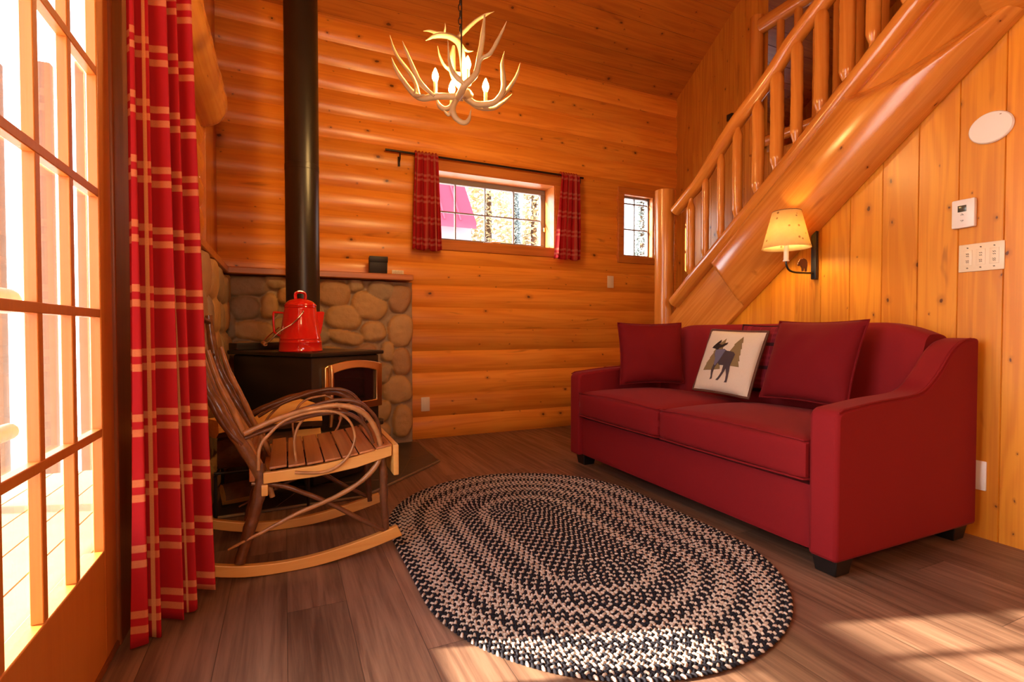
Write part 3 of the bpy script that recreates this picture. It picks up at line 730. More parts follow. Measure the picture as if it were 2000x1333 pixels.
# ------------------------------------------------------------------ curtains
def curtain(name, edge_top, edge_bot, z0, z1, folds, amp, mat, nu=180, nv=60, flare=1.6, hem=None, uvw=1.0, phase=0.):
    """edge_* = ((x,y),(x,y)) plan ends at top and bottom; gathered fabric with folds"""
    mb = MB(); uvl = mb.bm.loops.layers.uv.new('UVMap')
    def P(u, v):
        t = v ** flare
        a = V(edge_top[0]).lerp(V(edge_bot[0]), t); b = V(edge_top[1]).lerp(V(edge_bot[1]), t)
        d = (b - a); nrm = V((d.y, -d.x)).normalized()
        uu = u + .018 * math.sin(u * 17 + v * 2.5 + phase)
        A = amp * (.65 + .75 * v) * (.8 + .5 * noise.noise(V((u * 5, phase, 0))))
        ph = 2 * PI * folds * uu + .5 * math.sin(v * 2.2 + u * 6 + phase)
        w = math.sin(ph); w = math.copysign(abs(w) ** .8, w)
        p = a + d * (u + .30 / folds * math.cos(ph) * .35 * (1 - abs(2 * u - 1) ** 6)) + nrm * (A * w)
        zb = z0 + (hem(u) if hem else 0)
        return V((p.x, p.y, z1 + (zb - z1) * v))
    g = mb.grid(nu, nv, P)
    arc = [0.]
    for i in range(nu): arc.append(arc[-1] + (g[i + 1][nv // 2].co - g[i][nv // 2].co).length)
    iu = {}; 
    for i, row in enumerate(g):
        for j, v in enumerate(row): iu[v] = (arc[i] * uvw, v.co.z)
    for f_ in mb.bm.faces:
        for l in f_.loops: l[uvl].uv = iu[l.vert]
    return mb
cm = curtain('c', ((-.405, 1.775), (-.297, 1.93)), ((-.405, 1.70), (-.243, 1.905)), .012, 2.62, 4.3, .034, 'plaid', 240, 90, 1.25, lambda u: .004 + .10 * max(0, u - .55) + .010 * math.sin(u * 16), 1., 0.6)
co = cm.build('door_curtain', 'plaid', None, None)
co.modifiers.new('thick', 'SOLIDIFY').thickness = .002
tag(co, 'long red plaid curtain hanging to the floor beside the glazed door', 'curtain')
rd = thing('curtain_rod', 'thin dark metal curtain rod above the wide window', 'curtain rod', (1.64, 4.03, 2.315))
m_ = MB(); m_.tube([(.73, 4.035, 2.318), (2.545, 4.035, 2.318)], .009, 12); m_.build('rod', 'rod', rd)
for x in (.845, 2.51):
    m_ = MB(); m_.tube([(x, 4.083, 2.25), (x, 4.06, 2.25), (x, 4.035, 2.27), (x, 4.035, 2.306)], .006, 8, 16); m_.box((x - .009, 4.074, 2.215), (x + .009, 4.084, 2.29)); m_.build('bracket', 'rod', rd)
for nm, xt, xb, ph, lab in (('l', (.955, 1.145), (.925, 1.165), 0., 'short red plaid curtain at the end of the window nearer the stove pipe'), ('r', (2.285, 2.472), (2.215, 2.485), 2., 'short red plaid curtain at the end of the wide window nearer the small window')):
    cm = curtain('c', ((xt[0], 3.985), (xt[1], 3.985)), ((xb[0], 3.98), (xb[1], 3.98)), 1.545, 2.318, 4, .022, 'plaid_small', 120, 40, .9, lambda u: .008 * math.sin(u * 14), 1., ph)
    # heading that wraps over the rod
    o = cm.build('window_curtain', 'plaid_small', None, None); o.modifiers.new('thick', 'SOLIDIFY').thickness = .002
    tag(o, lab, 'curtain', 'short plaid curtains on the wide window')
    m_ = MB(); n_ = 7
    for i in range(n_):
        x = xt[0] + .012 + (xt[1] - xt[0] - .024) * i / (n_ - 1)
        m_.tube([(x, 3.995, 2.30), (x, 4.012, 2.334), (x, 4.035, 2.342), (x, 4.058, 2.330), (x, 4.06, 2.305)], .0045, 6, 14, flat=.5)
    m_.build('loop', 'plaid_small', o)

# ------------------------------------------------------------------ chandelier
ch = thing('antler_chandelier', 'hanging chandelier of pale antlers with four lit candle bulbs', 'chandelier', (.84, 2.5, 2.0))
ANT = [
 ([(0.824, 2.424, 2.066), (0.757, 2.45, 2.071), (0.693, 2.479, 2.069), (0.634, 2.505, 2.061), (0.594, 2.524, 2.088), (0.544, 2.548, 2.158), (0.513, 2.564, 2.218), (0.499, 2.571, 2.263)], [.019, .016, .016, .016, .014, .011, .008, .002]),
 ([(0.688, 2.465, 2.066), (0.634, 2.484, 2.113), (0.603, 2.5, 2.173), (0.581, 2.511, 2.232), (0.559, 2.522, 2.291), (0.544, 2.53, 2.336)], [.007, .013, .011, .009, .006, .001]),
 ([(0.625, 2.525, 2.075), (0.617, 2.57, 2.165), (0.59, 2.617, 2.242), (0.553, 2.635, 2.296), (0.525, 2.649, 2.352), (0.507, 2.659, 2.424)], [.010, .010, .010, .009, .007, .001]),
 ([(0.597, 2.51, 2.075), (0.597, 2.485, 2.09), (0.593, 2.481, 2.115)], [.008, .006, .001]), ([(0.597, 2.51, 2.070), (0.615, 2.475, 2.058), (0.638, 2.46, 2.061)], [.010, .008, .002]),
 ([(0.84, 2.445, 2.085), (0.885, 2.425, 2.049), (0.931, 2.404, 2.044), (0.973, 2.385, 2.052), (1.005, 2.372, 2.087), (1.019, 2.366, 2.128), (1.018, 2.368, 2.188), (1.014, 2.371, 2.249), (1.025, 2.368, 2.312)], [.017, .015, .015, .015, .015, .014, .013, .009, .001]),
 ([(0.86, 2.52, 2.113), (0.939, 2.511, 2.073), (1.006, 2.481, 2.068), (1.04, 2.466, 2.087), (1.078, 2.449, 2.118), (1.1, 2.44, 2.144)], [.013, .012, .011, .010, .007, .001]),
 ([(0.99, 2.40, 2.075), (1.023, 2.42, 2.099), (1.054, 2.427, 2.135), (1.085, 2.414, 2.177), (1.114, 2.403, 2.234), (1.128, 2.398, 2.293)], [.010, .010, .011, .011, .008, .001]),
 ([(0.80, 2.43, 2.064), (0.795, 2.36, 2.064), (0.80, 2.321, 2.080), (0.845, 2.30, 2.130), (0.864, 2.296, 2.218), (0.878, 2.291, 2.314), (0.887, 2.289, 2.415)], [.018, .018, .017, .014, .013, .012, .004]),
 ([(0.797, 2.315, 2.075), (0.765, 2.318, 2.10), (0.737, 2.328, 2.136), (0.725, 2.336, 2.188), (0.719, 2.341, 2.293)], [.006, .013, .011, .008, .001]),
 ([(0.858, 2.295, 2.17), (0.868, 2.27, 2.196), (0.893, 2.238, 2.206), (0.923, 2.226, 2.258), (0.949, 2.215, 2.314), (0.967, 2.208, 2.359)], [.005, .009, .009, .009, .006, .001]),
 ([(0.85, 2.50, 2.10), (0.867, 2.557, 2.17), (0.872, 2.556, 2.233), (0.868, 2.56, 2.328), (0.854, 2.568, 2.407), (0.821, 2.583, 2.444), (0.773, 2.605, 2.457), (0.73, 2.625, 2.451), (0.691, 2.642, 2.43)], [.016, .016, .016, .017, .017, .016, .014, .011, .001]),
 ([(0.84, 2.58, 2.43), (0.855, 2.63, 2.475), (0.821, 2.673, 2.510), (0.767, 2.697, 2.517), (0.732, 2.713, 2.528), (0.7, 2.728, 2.528)], [.012, .011, .009, .009, .007, .001]),
 ([(0.80, 2.66, 2.51), (0.799, 2.645, 2.522), (0.797, 2.64, 2.548)], [.006, .005, .001]),
 ([(0.866, 2.562, 2.40), (0.884, 2.585, 2.402), (0.906, 2.588, 2.395), (0.932, 2.576, 2.396)], [.009, .008, .006, .001]),
 ([(0.860, 2.57, 2.39), (0.864, 2.61, 2.44), (0.864, 2.631, 2.475), (0.899, 2.616, 2.516), (0.948, 2.595, 2.565), (0.997, 2.573, 2.6), (1.044, 2.553, 2.621)], [.012, .012, .012, .011, .010, .008, .001]),
 ([(0.85, 2.56, 2.25), (0.838, 2.638, 2.295), (0.799, 2.657, 2.328), (0.775, 2.669, 2.382), (0.765, 2.674, 2.435)], [.010, .009, .008, .006, .001]),
 ([(0.862, 2.53, 2.14), (0.886, 2.614, 2.199), (0.852, 2.631, 2.252), (0.836, 2.64, 2.317), (0.839, 2.64, 2.382), (0.844, 2.639, 2.435)], [.016, .018, .020, .020, .017, .008]),
 ([(0.834, 2.47, 2.095), (0.797, 2.476, 2.066), (0.778, 2.484, 2.036), (0.75, 2.496, 2.026), (0.727, 2.507, 2.041), (0.713, 2.514, 2.072)], [.014, .013, .013, .013, .012, .006]),
 ([(0.80, 2.45, 2.062), (0.782, 2.43, 2.036), (0.768, 2.421, 1.99), (0.786, 2.412, 1.95), (0.818, 2.398, 1.93), (0.84, 2.388, 1.945), (0.852, 2.384, 1.997)], [.013, .014, .015, .014, .013, .010, .001]),
 ([(0.768, 2.425, 2.00), (0.75, 2.429, 1.970), (0.728, 2.439, 1.990)], [.010, .009, .003])]
mb = MB()
for pts, r in ANT[:1] + ANT[1:5]: mb.tube(pts, r, 10, 8 * len(pts), .12)
mb.build('antler', 'antler', ch, 60)
for grp in (ANT[5:8], ANT[8:11], ANT[11:16], ANT[16:18], ANT[18:]):
    mb = MB()
    for pts, r in grp: mb.tube(pts, r, 10, 8 * len(pts), .12)
    mb.build('antler', 'antler', ch, 60)
mb = MB(); mb.tube([(.80, 2.425, 2.066), (.835, 2.43, 2.088), (.875, 2.435, 2.085)], [.016, .022, .027, .014], 12, 10, .3); mb.build('burr', 'antler', ch, 60)
for i, (x, y, z, hx, hy, hz) in enumerate([(0.719, 2.558, 2.205, .73, 2.50, 2.08), (0.872, 2.491, 2.268, .86, 2.53, 2.17), (0.796, 2.522, 2.140, .81, 2.49, 2.07), (0.955, 2.451, 2.152, .95, 2.42, 2.06)]):
    cs = MB(); cs.tube([(x, y, z - .095), (x, y, z - .022)], .010, 12); cs.tube([(x, y, z - .102), (x, y, z - .090)], [.016, .020], 12)
    cs.tube([(x, y, z - .10), (hx, hy, hz)], .005, 6, 6)
    sl = cs.build('candle', 'candle', ch)
    b_ = MB(); b_.lathe([(.002, -.024), (.009, -.020), (.0155, -.004), (.0165, .006), (.013, .022), (.007, .036), (.002, .047)], (x, y, z), 16); b_.build('bulb', 'bulb', sl)
mb = MB()
z = 2.46; i = 0
while z < 4.36:
    ax = V((1, 0, 0)) if i % 2 else V((0, 1, 0))
    c0 = V((.838, 2.51, z))
    mb.tube([c0 + ax * (.009 * math.cos(t * PI / 5)) + V((0, 0, .021 * math.sin(t * PI / 5))) for t in range(10)], .0026, 5, closed=True)
    z += .034; i += 1
mb.build('chain', 'rod', ch)
mb = MB(); mb.tube([(.846, 2.51, 2.44 + .1 * k_ ) for k_ in range(20)], .003, 6); mb.tube([(.852, 2.53, 2.16), (.846, 2.515, 2.45)], .0045, 8); mb.build('cord', 'rod', ch)
mb = MB(); mb.lathe([(.005, -.05), (.045, -.04), (.06, -.01), (.06, .0)], (.838, 2.51, 4.385), 24); mb.build('canopy', 'rod', ch)

# ------------------------------------------------------------------ sofa
sofa = thing('sofa', 'red upholstered two cushion sofa with sloping arms against the panelled wall', 'sofa', (2.22, 2.05, 0))
def rbox(name, lo, hi, r, mat, parent, crown=0., seg=3, sag=0.):
    """upholstered box: rounded edges, softly crowned top and front"""
    lo, hi = V(lo), V(hi); c = (lo + hi) / 2; h = (hi - lo) / 2
    mb = MB(); N = 18
    bmesh.ops.create_cube(mb.bm, size=2.)
    bmesh.ops.subdivide_edges(mb.bm, edges=mb.bm.edges[:], cuts=N, use_grid_fill=True)
    for v in mb.bm.verts:
        p = V(v.co)
        e = [math.copysign(1 - (1 - min(1, abs(x))) ** 1.0, x) for x in p]
        q = V((e[0] * h.x, e[1] * h.y, e[2] * h.z))
        inn = V((max(-h.x + r, min(h.x - r, q.x)), max(-h.y + r, min(h.y - r, q.y)), max(-h.z + r, min(h.z - r, q.z))))
        d = q - inn
        if d.length > 1e-9: q = inn + d.normalized() * r
        bx_ = (1 - p.x ** 2) * (1 - p.y ** 2)
        if crown: q.z += crown * bx_ ** .6 * (1 if p.z > 0 else 0) * max(0, p.z)
        if sag: q.x -= sag * ((1 - p.y ** 2) * (1 - p.z ** 2)) ** .6 * max(0, -p.x)
        v.co = c + q
    return mb.build(name, mat, parent, 60)
SX0, SX1, SY0, SY1 = 1.775, 2.70, 1.14, 2.965
rbox('base', (SX0 + .022, SY0 + .109, .072), (2.62, SY1 - .109, .322), .012, 'sofa', sofa)
armp = [(SX0 - .005, .07), (SX0 - .005, .585), (SX0 + .004, .606), (SX0 + .03, .618)]
top = catmull([V((SX0 + .03, .618, 0)), V((2.01, .637, 0)), V((2.22, .648, 0)), V((2.31, .668, 0)), V((2.40, .73, 0)), V((2.48, .805, 0)), V((2.55, .848, 0)), V((2.62, .865, 0)), V((SX1, .868, 0))], 30)
armp += [(p.x, p.y) for p in top[1:]] + [(SX1, .07)]
for ya, yb in ((SY0, SY0 + .108), (SY1 - .108, SY1)):
    mb = MB(); mb.prism(armp, lambda a, b, d: (a, d, b), ya, yb); ar = mb.build('arm', 'sofa', sofa, 30, bevel=.014)
    pc = MB()
    yy = ya if ya == SY0 else yb
    pc.tube([(a, yy + (.004 if ya == SY0 else -.004), b) for a, b in armp[2:-4]], .0035, 6); pc.build('piping', 'sofa', ar)
# back with the humped top
mb = MB(); NY = 40
def backp(u, v):
    y = SY0 + .112 + (SY1 - SY0 - .224) * u
    e = min(u, 1 - u) * (SY1 - SY0 - .224)
    zt = .938 - .055 * max(0, 1 - e / .22) ** 2
    prof = [(2.62, .34), (2.44, .34), (2.455, .50), (2.485, .72), (2.515, zt - .05), (2.54, zt - .012), (2.575, zt), (2.66, zt - .004), (2.695, zt - .03), (2.70, zt - .08), (2.70, .34)]
    p = catmull([V((a, 0, b)) for a, b in prof[1:]], 40)[round(v * 40)]
    return V((p.x, y, p.z))
g = mb.grid(NY, 40, backp)
mb.bm.faces.new([g[0][j] for j in range(41)]); mb.bm.faces.new([g[-1][j] for j in range(40, -1, -1)])
mb.build('back', 'sofa', sofa, 60)
for ya, yb in ((SY0 + .112, 2.068), (2.072, SY1 - .112)):
    cu = rbox('seat_cushion', (SX0 - .012, ya, .338), (2.435, yb, .492), .022, 'sofa', sofa, .035, sag=.012)
    pc = MB()
    for zz, kk in ((.489, .012), (.342, 0)):
        pc.tube([(SX0 + .10, ya + .003, zz), (SX0 + .012, ya + .004, zz)] + [(SX0 - .009 - .008 * math.sin(PI * t / 20), ya + .012 + (yb - ya - .024) * t / 20, zz + kk * math.sin(PI * t / 20)) for t in range(21)] + [(SX0 + .012, yb - .004, zz), (SX0 + .10, yb - .003, zz)], .004, 6)
    pc.build('piping', 'sofa', cu)
for x in (SX0 + .03, SX1 - .12):
    for y in (SY0 + .02, SY1 - .12):
        mb = MB(); A_ = [(x, y), (x + .1, y), (x + .1, y + .1), (x, y + .1)]
        lo_ = [mb.bm.verts.new((x + .012 + (a - x) * .78, y + .012 + (b - y) * .78, .0005)) for a, b in A_]; hi_ = [mb.bm.verts.new((a, b, .072)) for a, b in A_]
        for i in range(4): mb.bm.faces.new((lo_[i], lo_[(i + 1) % 4], hi_[(i + 1) % 4], hi_[i]))
        mb.bm.faces.new(lo_[::-1]); mb.bm.faces.new(hi_); mb.build('foot', 'black_foot', sofa, bevel=.004)

def pillow(name, ctr, ux, uy, w, h, t, mat, label, seed=0, pinch=.06, group=None, uvs=False, n=26):
    """ctr centre; ux along the width, uy up the pillow; front faces ux x uy"""
    ctr, ux, uy = V(ctr), V(ux).normalized(), V(uy); uy = (uy - ux * uy.dot(ux)).normalized(); nz = ux.cross(uy)
    mb = MB(); uvl = mb.bm.loops.layers.uv.new('UVMap')
    def sh(u, v, sgn):
        a, b = 2 * u - 1, 2 * v - 1
        k = (max(0, 1 - abs(a) ** 2.4) * max(0, 1 - abs(b) ** 2.4)) ** .48
        px = a * (1 - pinch * (1 - abs(a)) * 0 - pinch * (1 - b * b) * abs(a) ** 3); py = b * (1 - pinch * (1 - a * a) * abs(b) ** 3)
        wr = .012 * noise.noise(V((a * 2.1 + seed, b * 2.1, sgn * 3))) * k
        return ctr + ux * (px * w / 2) + uy * (py * h / 2) + nz * (sgn * (t / 2 * k + wr))
    F = mb.grid(n, n, lambda u, v: sh(u, v, 1)); B = mb.grid(n, n, lambda u, v: sh(u, v, -1))
    m_ = {}
    for g_ in (F, B):
        for i, r in enumerate(g_):
            for j, v in enumerate(r): m_[v] = (i / n * w, j / n * h)
    for f_ in mb.bm.faces:
        for l in f_.loops: l[uvl].uv = m_[l.vert]
    bmesh.ops.remove_doubles(mb.bm, verts=mb.bm.verts, dist=1e-5)
    o = mb.build(name, mat, None, 80)
    if label: tag(o, label, 'pillow', group)
    pc = MB(); pts = []
    for i in range(n): pts.append(sh(i / n, 0, 1))
    for i in range(n): pts.append(sh(1, i / n, 1))
    for i in range(n): pts.append(sh(1 - i / n, 1, 1))
    for i in range(n): pts.append(sh(0, 1 - i / n, 1))
    pc.tube(pts, .0045, 6, closed=True)
    return o, pc, sh, nz
PG = 'throw pillows on the red sofa'
o, pc, sh, nz = pillow('throw_pillow', (2.235, 2.695, .748), (.46, -.13, 0), (.03, .12, 1), .45, .41, .15, 'pillow_red', 'plain red throw pillow propped in the far corner of the sofa against the arm', 1, group=PG)
pc.build('piping', 'pillow_red', o)
o, pc, sh, nz = pillow('throw_pillow', (2.325, 1.635, .752), (0, -1, 0), (.15, 0, .40), .45, .42, .145, 'pillow_red', 'plain red throw pillow in front of the dark plaid one, nearer the close arm', 5, group=PG)
pc.build('piping', 'pillow_red', o)
o, pc, sh, nz = pillow('throw_pillow', (2.415, 1.96, .745), (.02, -1, 0), (.10, 0, .40), .37, .39, .075, 'plaid_pillow', 'dark red plaid throw pillow half hidden between the moose pillow and a red pillow', 9, group=PG)
pc.build('piping', 'plaid_pillow', o)
o, pc, sh, nz = pillow('throw_pillow', (2.30, 2.105, .722), (.05, -1, -.03), (.15, .0, .37), .375, .38, .10, 'cream', 'cream throw pillow with a dark moose and two pine trees, edged in brown', 3, .03, group=PG)
pc.bm.free()
# binding and the applied felt shapes follow the pillow face
NZ = nz
def onp(u, v, d): return sh(u, v, 1) + NZ * d
bd = MB(); pts = []
for k_ in range(30): pts.append(onp(k_ / 30, 0.0, -.002))
for k_ in range(30): pts.append(onp(1, k_ / 30, -.002))
for k_ in range(30): pts.append(onp(1 - k_ / 30, 1, -.002))
for k_ in range(30): pts.append(onp(0, 1 - k_ / 30, -.002))
bd.tube(pts, .010, 8, closed=True, flat=.8); bd.build('binding', 'brown_trim', o)
def felt(name, poly, mat, d):
    """poly in fractions of the cream face as seen (x right, y down)"""
    bm = bmesh.new()
    vs = [bm.verts.new((a, b, 0)) for a, b in poly]
    for t3 in tessellate_polygon([[V((a, b, 0)) for a, b in poly]]):
        try: bm.faces.new([vs[i] for i in t3])
        except ValueError: pass
    for _ in range(3):
        bmesh.ops.subdivide_edges(bm, edges=[e for e in bm.edges if e.calc_length() > .06], cuts=1)
        bmesh.ops.triangulate(bm, faces=[f_ for f_ in bm.faces if len(f_.verts) > 3])
    top_ = bm.faces[:]
    r_ = bmesh.ops.extrude_face_region(bm, geom=top_)
    for v in r_['geom']:
        if isinstance(v, bmesh.types.BMVert): v.co.z = 1
    for v in bm.verts:
        u_, w_ = v.co.x, 1 - v.co.y; v.co = onp(u_, w_, .0012 + d + v.co.z * .0016)
    mb = MB(); mb.bm.free(); mb.bm = bm; return mb.build(name, mat, o, 40)
felt('pine_tree', [(.17, .70), (.21, .60), (.20, .59), (.25, .51), (.24, .50), (.30, .42), (.29, .41), (.35, .30), (.34, .29), (.43, .17), (.45, .30), (.43, .32), (.46, .42), (.44, .43), (.46, .54), (.45, .55), (.49, .66), (.36, .69)], 'tree_felt', 0)
felt('pine_tree', [(.55, .60), (.57, .48), (.555, .47), (.585, .38), (.57, .37), (.61, .27), (.60, .26), (.695, .12), (.735, .22), (.72, .23), (.755, .32), (.74, .33), (.765, .42), (.75, .43), (.775, .51), (.755, .51), (.785, .595)], 'tree_felt', 0)
felt('moose', [(.335, .36), (.42, .355), (.47, .345), (.52, .37), (.60, .375), (.65, .385), (.685, .42), (.68, .48), (.665, .54), (.655, .59), (.665, .68), (.67, .78), (.665, .85), (.625, .855), (.64, .82), (.635, .74), (.60, .64), (.58, .70), (.53, .80), (.505, .835), (.465, .835), (.50, .79), (.54, .70), (.545, .60), (.46, .60), (.425, .57), (.40, .64), (.385, .74), (.385, .82), (.345, .835), (.36, .79), (.35, .70), (.365, .60), (.355, .50), (.325, .44)], 'moose_body', .0016)
felt('moose_shoulder', [(.34, .37), (.45, .355), (.50, .36), (.47, .46), (.43, .56), (.40, .62), (.37, .60), (.36, .50), (.33, .43)], 'moose_blue', .0032)
felt('moose_head', [(.245, .345), (.26, .31), (.305, .25), (.36, .20), (.37, .24), (.345, .27), (.41, .285), (.455, .255), (.50, .24), (.49, .27), (.43, .315), (.38, .335), (.36, .37), (.30, .355)], 'moose_dark', .0034)

# ------------------------------------------------------------------ braided rug
def rug():
    mb = MB(); bm = mb.bm; lay = bm.verts.layers.float_color.new('strand')
    cx, cy, hs, R = 1.085, 1.919, .285, .672
    W = R / 28.5; n = 29
    def path(s_, r):      # arclength -> point, normal on a stadium of radius r
        L1 = 2 * hs; L2 = PI * r; per = 2 * (L1 + L2); s_ %= per
        if s_ < L1: return V((cx + r, cy - hs + s_, 0)), V((1, 0, 0))
        s_ -= L1
        if s_ < L2: a = s_ / r; nn = V((math.cos(a), math.sin(a), 0)); return V((cx, cy + hs, 0)) + nn * r, nn
        s_ -= L2
        if s_ < L1: return V((cx - r, cy + hs - s_, 0)), V((-1, 0, 0))
        s_ -= L1; a = PI + s_ / r; nn = V((math.cos(a), math.sin(a), 0)); return V((cx, cy - hs, 0)) + nn * r, nn
    # base disc
    ring = [path(i / 160 * (4 * hs + 2 * PI * (R - .008)), R - .008)[0] for i in range(160)]
    t = [bm.verts.new((p.x, p.y, .0075)) for p in ring]; b = [bm.verts.new((p.x, p.y, .0012)) for p in ring]
    for v in t + b: v[lay] = (.012, .012, .016, 1)
    bm.faces.new(t); bm.faces.new(b[::-1])
    for i in range(160): bm.faces.new((t[i], b[i], b[(i + 1) % 160], t[(i + 1) % 160]))
    black, beige, beige2 = (.012, .012, .018), (.66, .55, .46), (.56, .46, .375)
    # share of light strands from the rim inwards
    mixr = [.34] * 2 + [.67] * 3 + [.34] * 2 + [.67] * 3 + [.34] * 2 + [.67] * 2 + [.34] * 4 + [.67] * 2 + [.34] * 12
    for k in range(n):
        r = max(R - W * (k + .5), .0005); per = 4 * hs + 2 * PI * r if k < n - 1 else 2 * hs      # the innermost braid runs once along the middle
        m = max(12, int(per / .0150)); m -= m % 3
        share = mixr[k] if k < len(mixr) else .34; ph = random.random()
        for j in range(m):
            for side in (-1, 1):
                s0 = (j + ph + (.5 if side > 0 else 0)) / m * per
                p, nn = path(s0, r); tt = V((-nn.y, nn.x, 0))
                idx = (2 * j + (1 if side > 0 else 0)) % 3      # three strands, crossing in turn
                if share < .4: lt = idx == 0
                elif share < .6: lt = (idx == 0) or (idx == 1 and (j // 3) % 2 == 0)
                else: lt = idx != 0
                c = (beige if random.random() < .6 else beige2) if lt else black
                ang_ = side * .75; ca, sa = math.cos(ang_), math.sin(ang_)
                a1 = tt * ca + nn * sa; a2 = -tt * sa + nn * ca
                o_ = p + nn * (side * W * .24)
                la, lb, hz = .0112, .0060, .0068
                z0 = .0066
                pts = []
                for (u_, v_, w_) in ((-1, 0, 0), (-.55, -.85, 0), (.55, -.85, 0), (1, 0, 0), (.55, .85, 0), (-.55, .85, 0), (-.45, -.35, 1), (.45, -.35, 1), (.5, .35, 1), (-.5, .35, 1)):
                    q = o_ + a1 * (u_ * la) + a2 * (v_ * lb); v = bm.verts.new((q.x, q.y, z0 + w_ * hz)); v[lay] = (*c, 1); pts.append(v)
                for f_ in ((1, 2, 7, 6), (0, 1, 6), (0, 6, 9), (0, 9, 5), (5, 9, 8, 4), (4, 8, 3), (8, 7, 3), (3, 7, 2), (6, 7, 8, 9)):
                    bm.faces.new([pts[i] for i in f_])
    return mb
rg = rug().build('braided_rug', 'braid', None, 80, recalc=False)
tag(rg, 'oval braided rug in black and cream on the dark floor in front of the sofa', 'rug')

# ------------------------------------------------------------------ staircase
stc = thing('staircase', 'peeled log staircase with log rails climbing along the panelled wall above the sofa', 'staircase', (2.75, 3.1, 0))
pole('newel_post', (2.715, 3.125, .0005), (2.715, 3.125, 1.99), .073, 'log', stc, 24, 20, .05)
# stringer: one big half log, its ends pared away on the face
mb = MB()
A0, A1 = V((2.742, 3.10, .70)), V((2.742, 1.12, 2.382))
dd = (A1 - A0); LN = dd.length; t_ = dd.normalized(); up_ = V((1, 0, 0)).cross(t_); up_ = -up_ if up_.z < 0 else up_
NS, NA = 220, 72
rows = []
for i in range(NS + 1):
    s_ = i / NS; c_ = A0 + dd * s_
    hw = .205; dep = .155
    row = []
    sl = s_ * LN
    lo_cut = .032 + .20 * max(0, (sl - .80) / .15) ** .6 if sl < .95 else 9
    w0 = .20 - .36 * max(0, (sl - 1.98) / .60) ** .6 if sl > 1.98 else 9
    for j in range(NA + 1):
        a = PI * j / NA
        w = hw * math.cos(a); dpt = dep * math.sin(a) ** .9
        dpt *= 1 + .03 * noise.noise(V((s_ * 6, a, 0)))
        if lo_cut < 9: dpt = min(dpt, lo_cut)
        if w0 < 9:
            lm = .024 + 1.15 * max(0, w0 + .03 - w); kk = max(.035 - abs(dpt - lm), 0) / .035
            dpt = min(dpt, lm) - kk * kk * .035 * .25
        row.append(mb.bm.verts.new(c_ + up_ * w + V((-dpt, 0, 0))))
    rows.append(row)
for A_, B_ in zip(rows, rows[1:]):
    for j in range(NA): mb.bm.faces.new((A_[j], A_[j + 1], B_[j + 1], B_[j]))
    mb.bm.faces.new((A_[NA], A_[0], B_[0], B_[NA]))
mb.bm.faces.new(rows[0]); mb.bm.faces.new(rows[-1][::-1])
# own axes so the grain runs along the log
q_ = V((0, 0, 1)).rotation_difference(t_); xf = Matrix.Translation(A0) @ q_.to_matrix().to_4x4(); inv = xf.inverted()
for v in mb.bm.verts: v.co = inv @ v.co
mb.build('stringer', 'log', stc, 50, xf=xf)
XRL = 2.70
TR = [(2.985, 1.80), (2.87, 1.875), (2.747, 1.955), (2.60, 2.095), (2.455, 2.235), (2.29, 2.355), (2.16, 2.455), (2.044, 2.565), (1.887, 2.672), (1.7, 2.80), (1.4, 3.02), (1.05, 3.27)]
def rail(name, pts, r):
    p0, p1 = V((XRL, *pts[0])), V((XRL, *pts[-1])); q_ = V((0, 0, 1)).rotation_difference((p1 - p0).normalized())
    xf = Matrix.Translation(p0) @ q_.to_matrix().to_4x4(); inv = xf.inverted()
    mb = MB(); mb.tube([inv @ V((XRL, a, b)) for a, b in pts], r, 18, 60, .05); return mb.build(name, 'log', stc, 50, xf=xf)
rail('handrail', TR, [.042, .046, .048, .046, .050, .050])
rail('lower_rail', [(2.99, 1.112), (2.765, 1.295), (2.535, 1.477), (2.152, 1.79), (1.879, 2.02), (1.556, 2.287), (1.379, 2.436), (1.1, 2.66)], [.048, .050, .050, .052, .054])
BAL = [(2.828, 1.323, 1.826, 0.0318), (2.689, 1.425, 1.977, 0.0253), (2.552, 1.54, 2.088, 0.0261), (2.414, 1.654, 2.201, 0.0318), (2.263, 1.772, 2.312, 0.0369), (2.132, 1.893, 2.448, 0.0385), (2.003, 2.007, 2.561, 0.0326), (1.86, 2.124, 2.666, 0.0367), (1.718, 2.227, 2.77, 0.0377), (1.591, 2.358, 2.86, 0.0334), (1.44, 2.47, 2.96, .034), (1.29, 2.58, 3.06, .034)]
for y, z0, z1, r in BAL:
    z0 -= .045; z1 += .035; L = z1 - z0
    def rr(t, r=r, L=L):
        a, b = t * L, (1 - t) * L; e = min(a, b)
        return r * (.50 if e < .03 else min(1, .55 + (e - .03) / .045 * .45))
    pole('baluster', (XRL, y, z0), (XRL, y, z1), rr, 'log', stc, 14, 40, .06, random.uniform(-.006, .006))
for i in range(9):
    mb = MB(); y1 = 3.09 - i * .232; mb.box((2.80, y1 - .26, .76 + i * .197), (3.70, y1, .82 + i * .197), .01); mb.build('tread', 'trimX', stc)
mb = MB(); mb.box((2.80, 3.10, .50), (3.70, 4.07, .56), .006); mb.build('landing', 'trimX', stc)

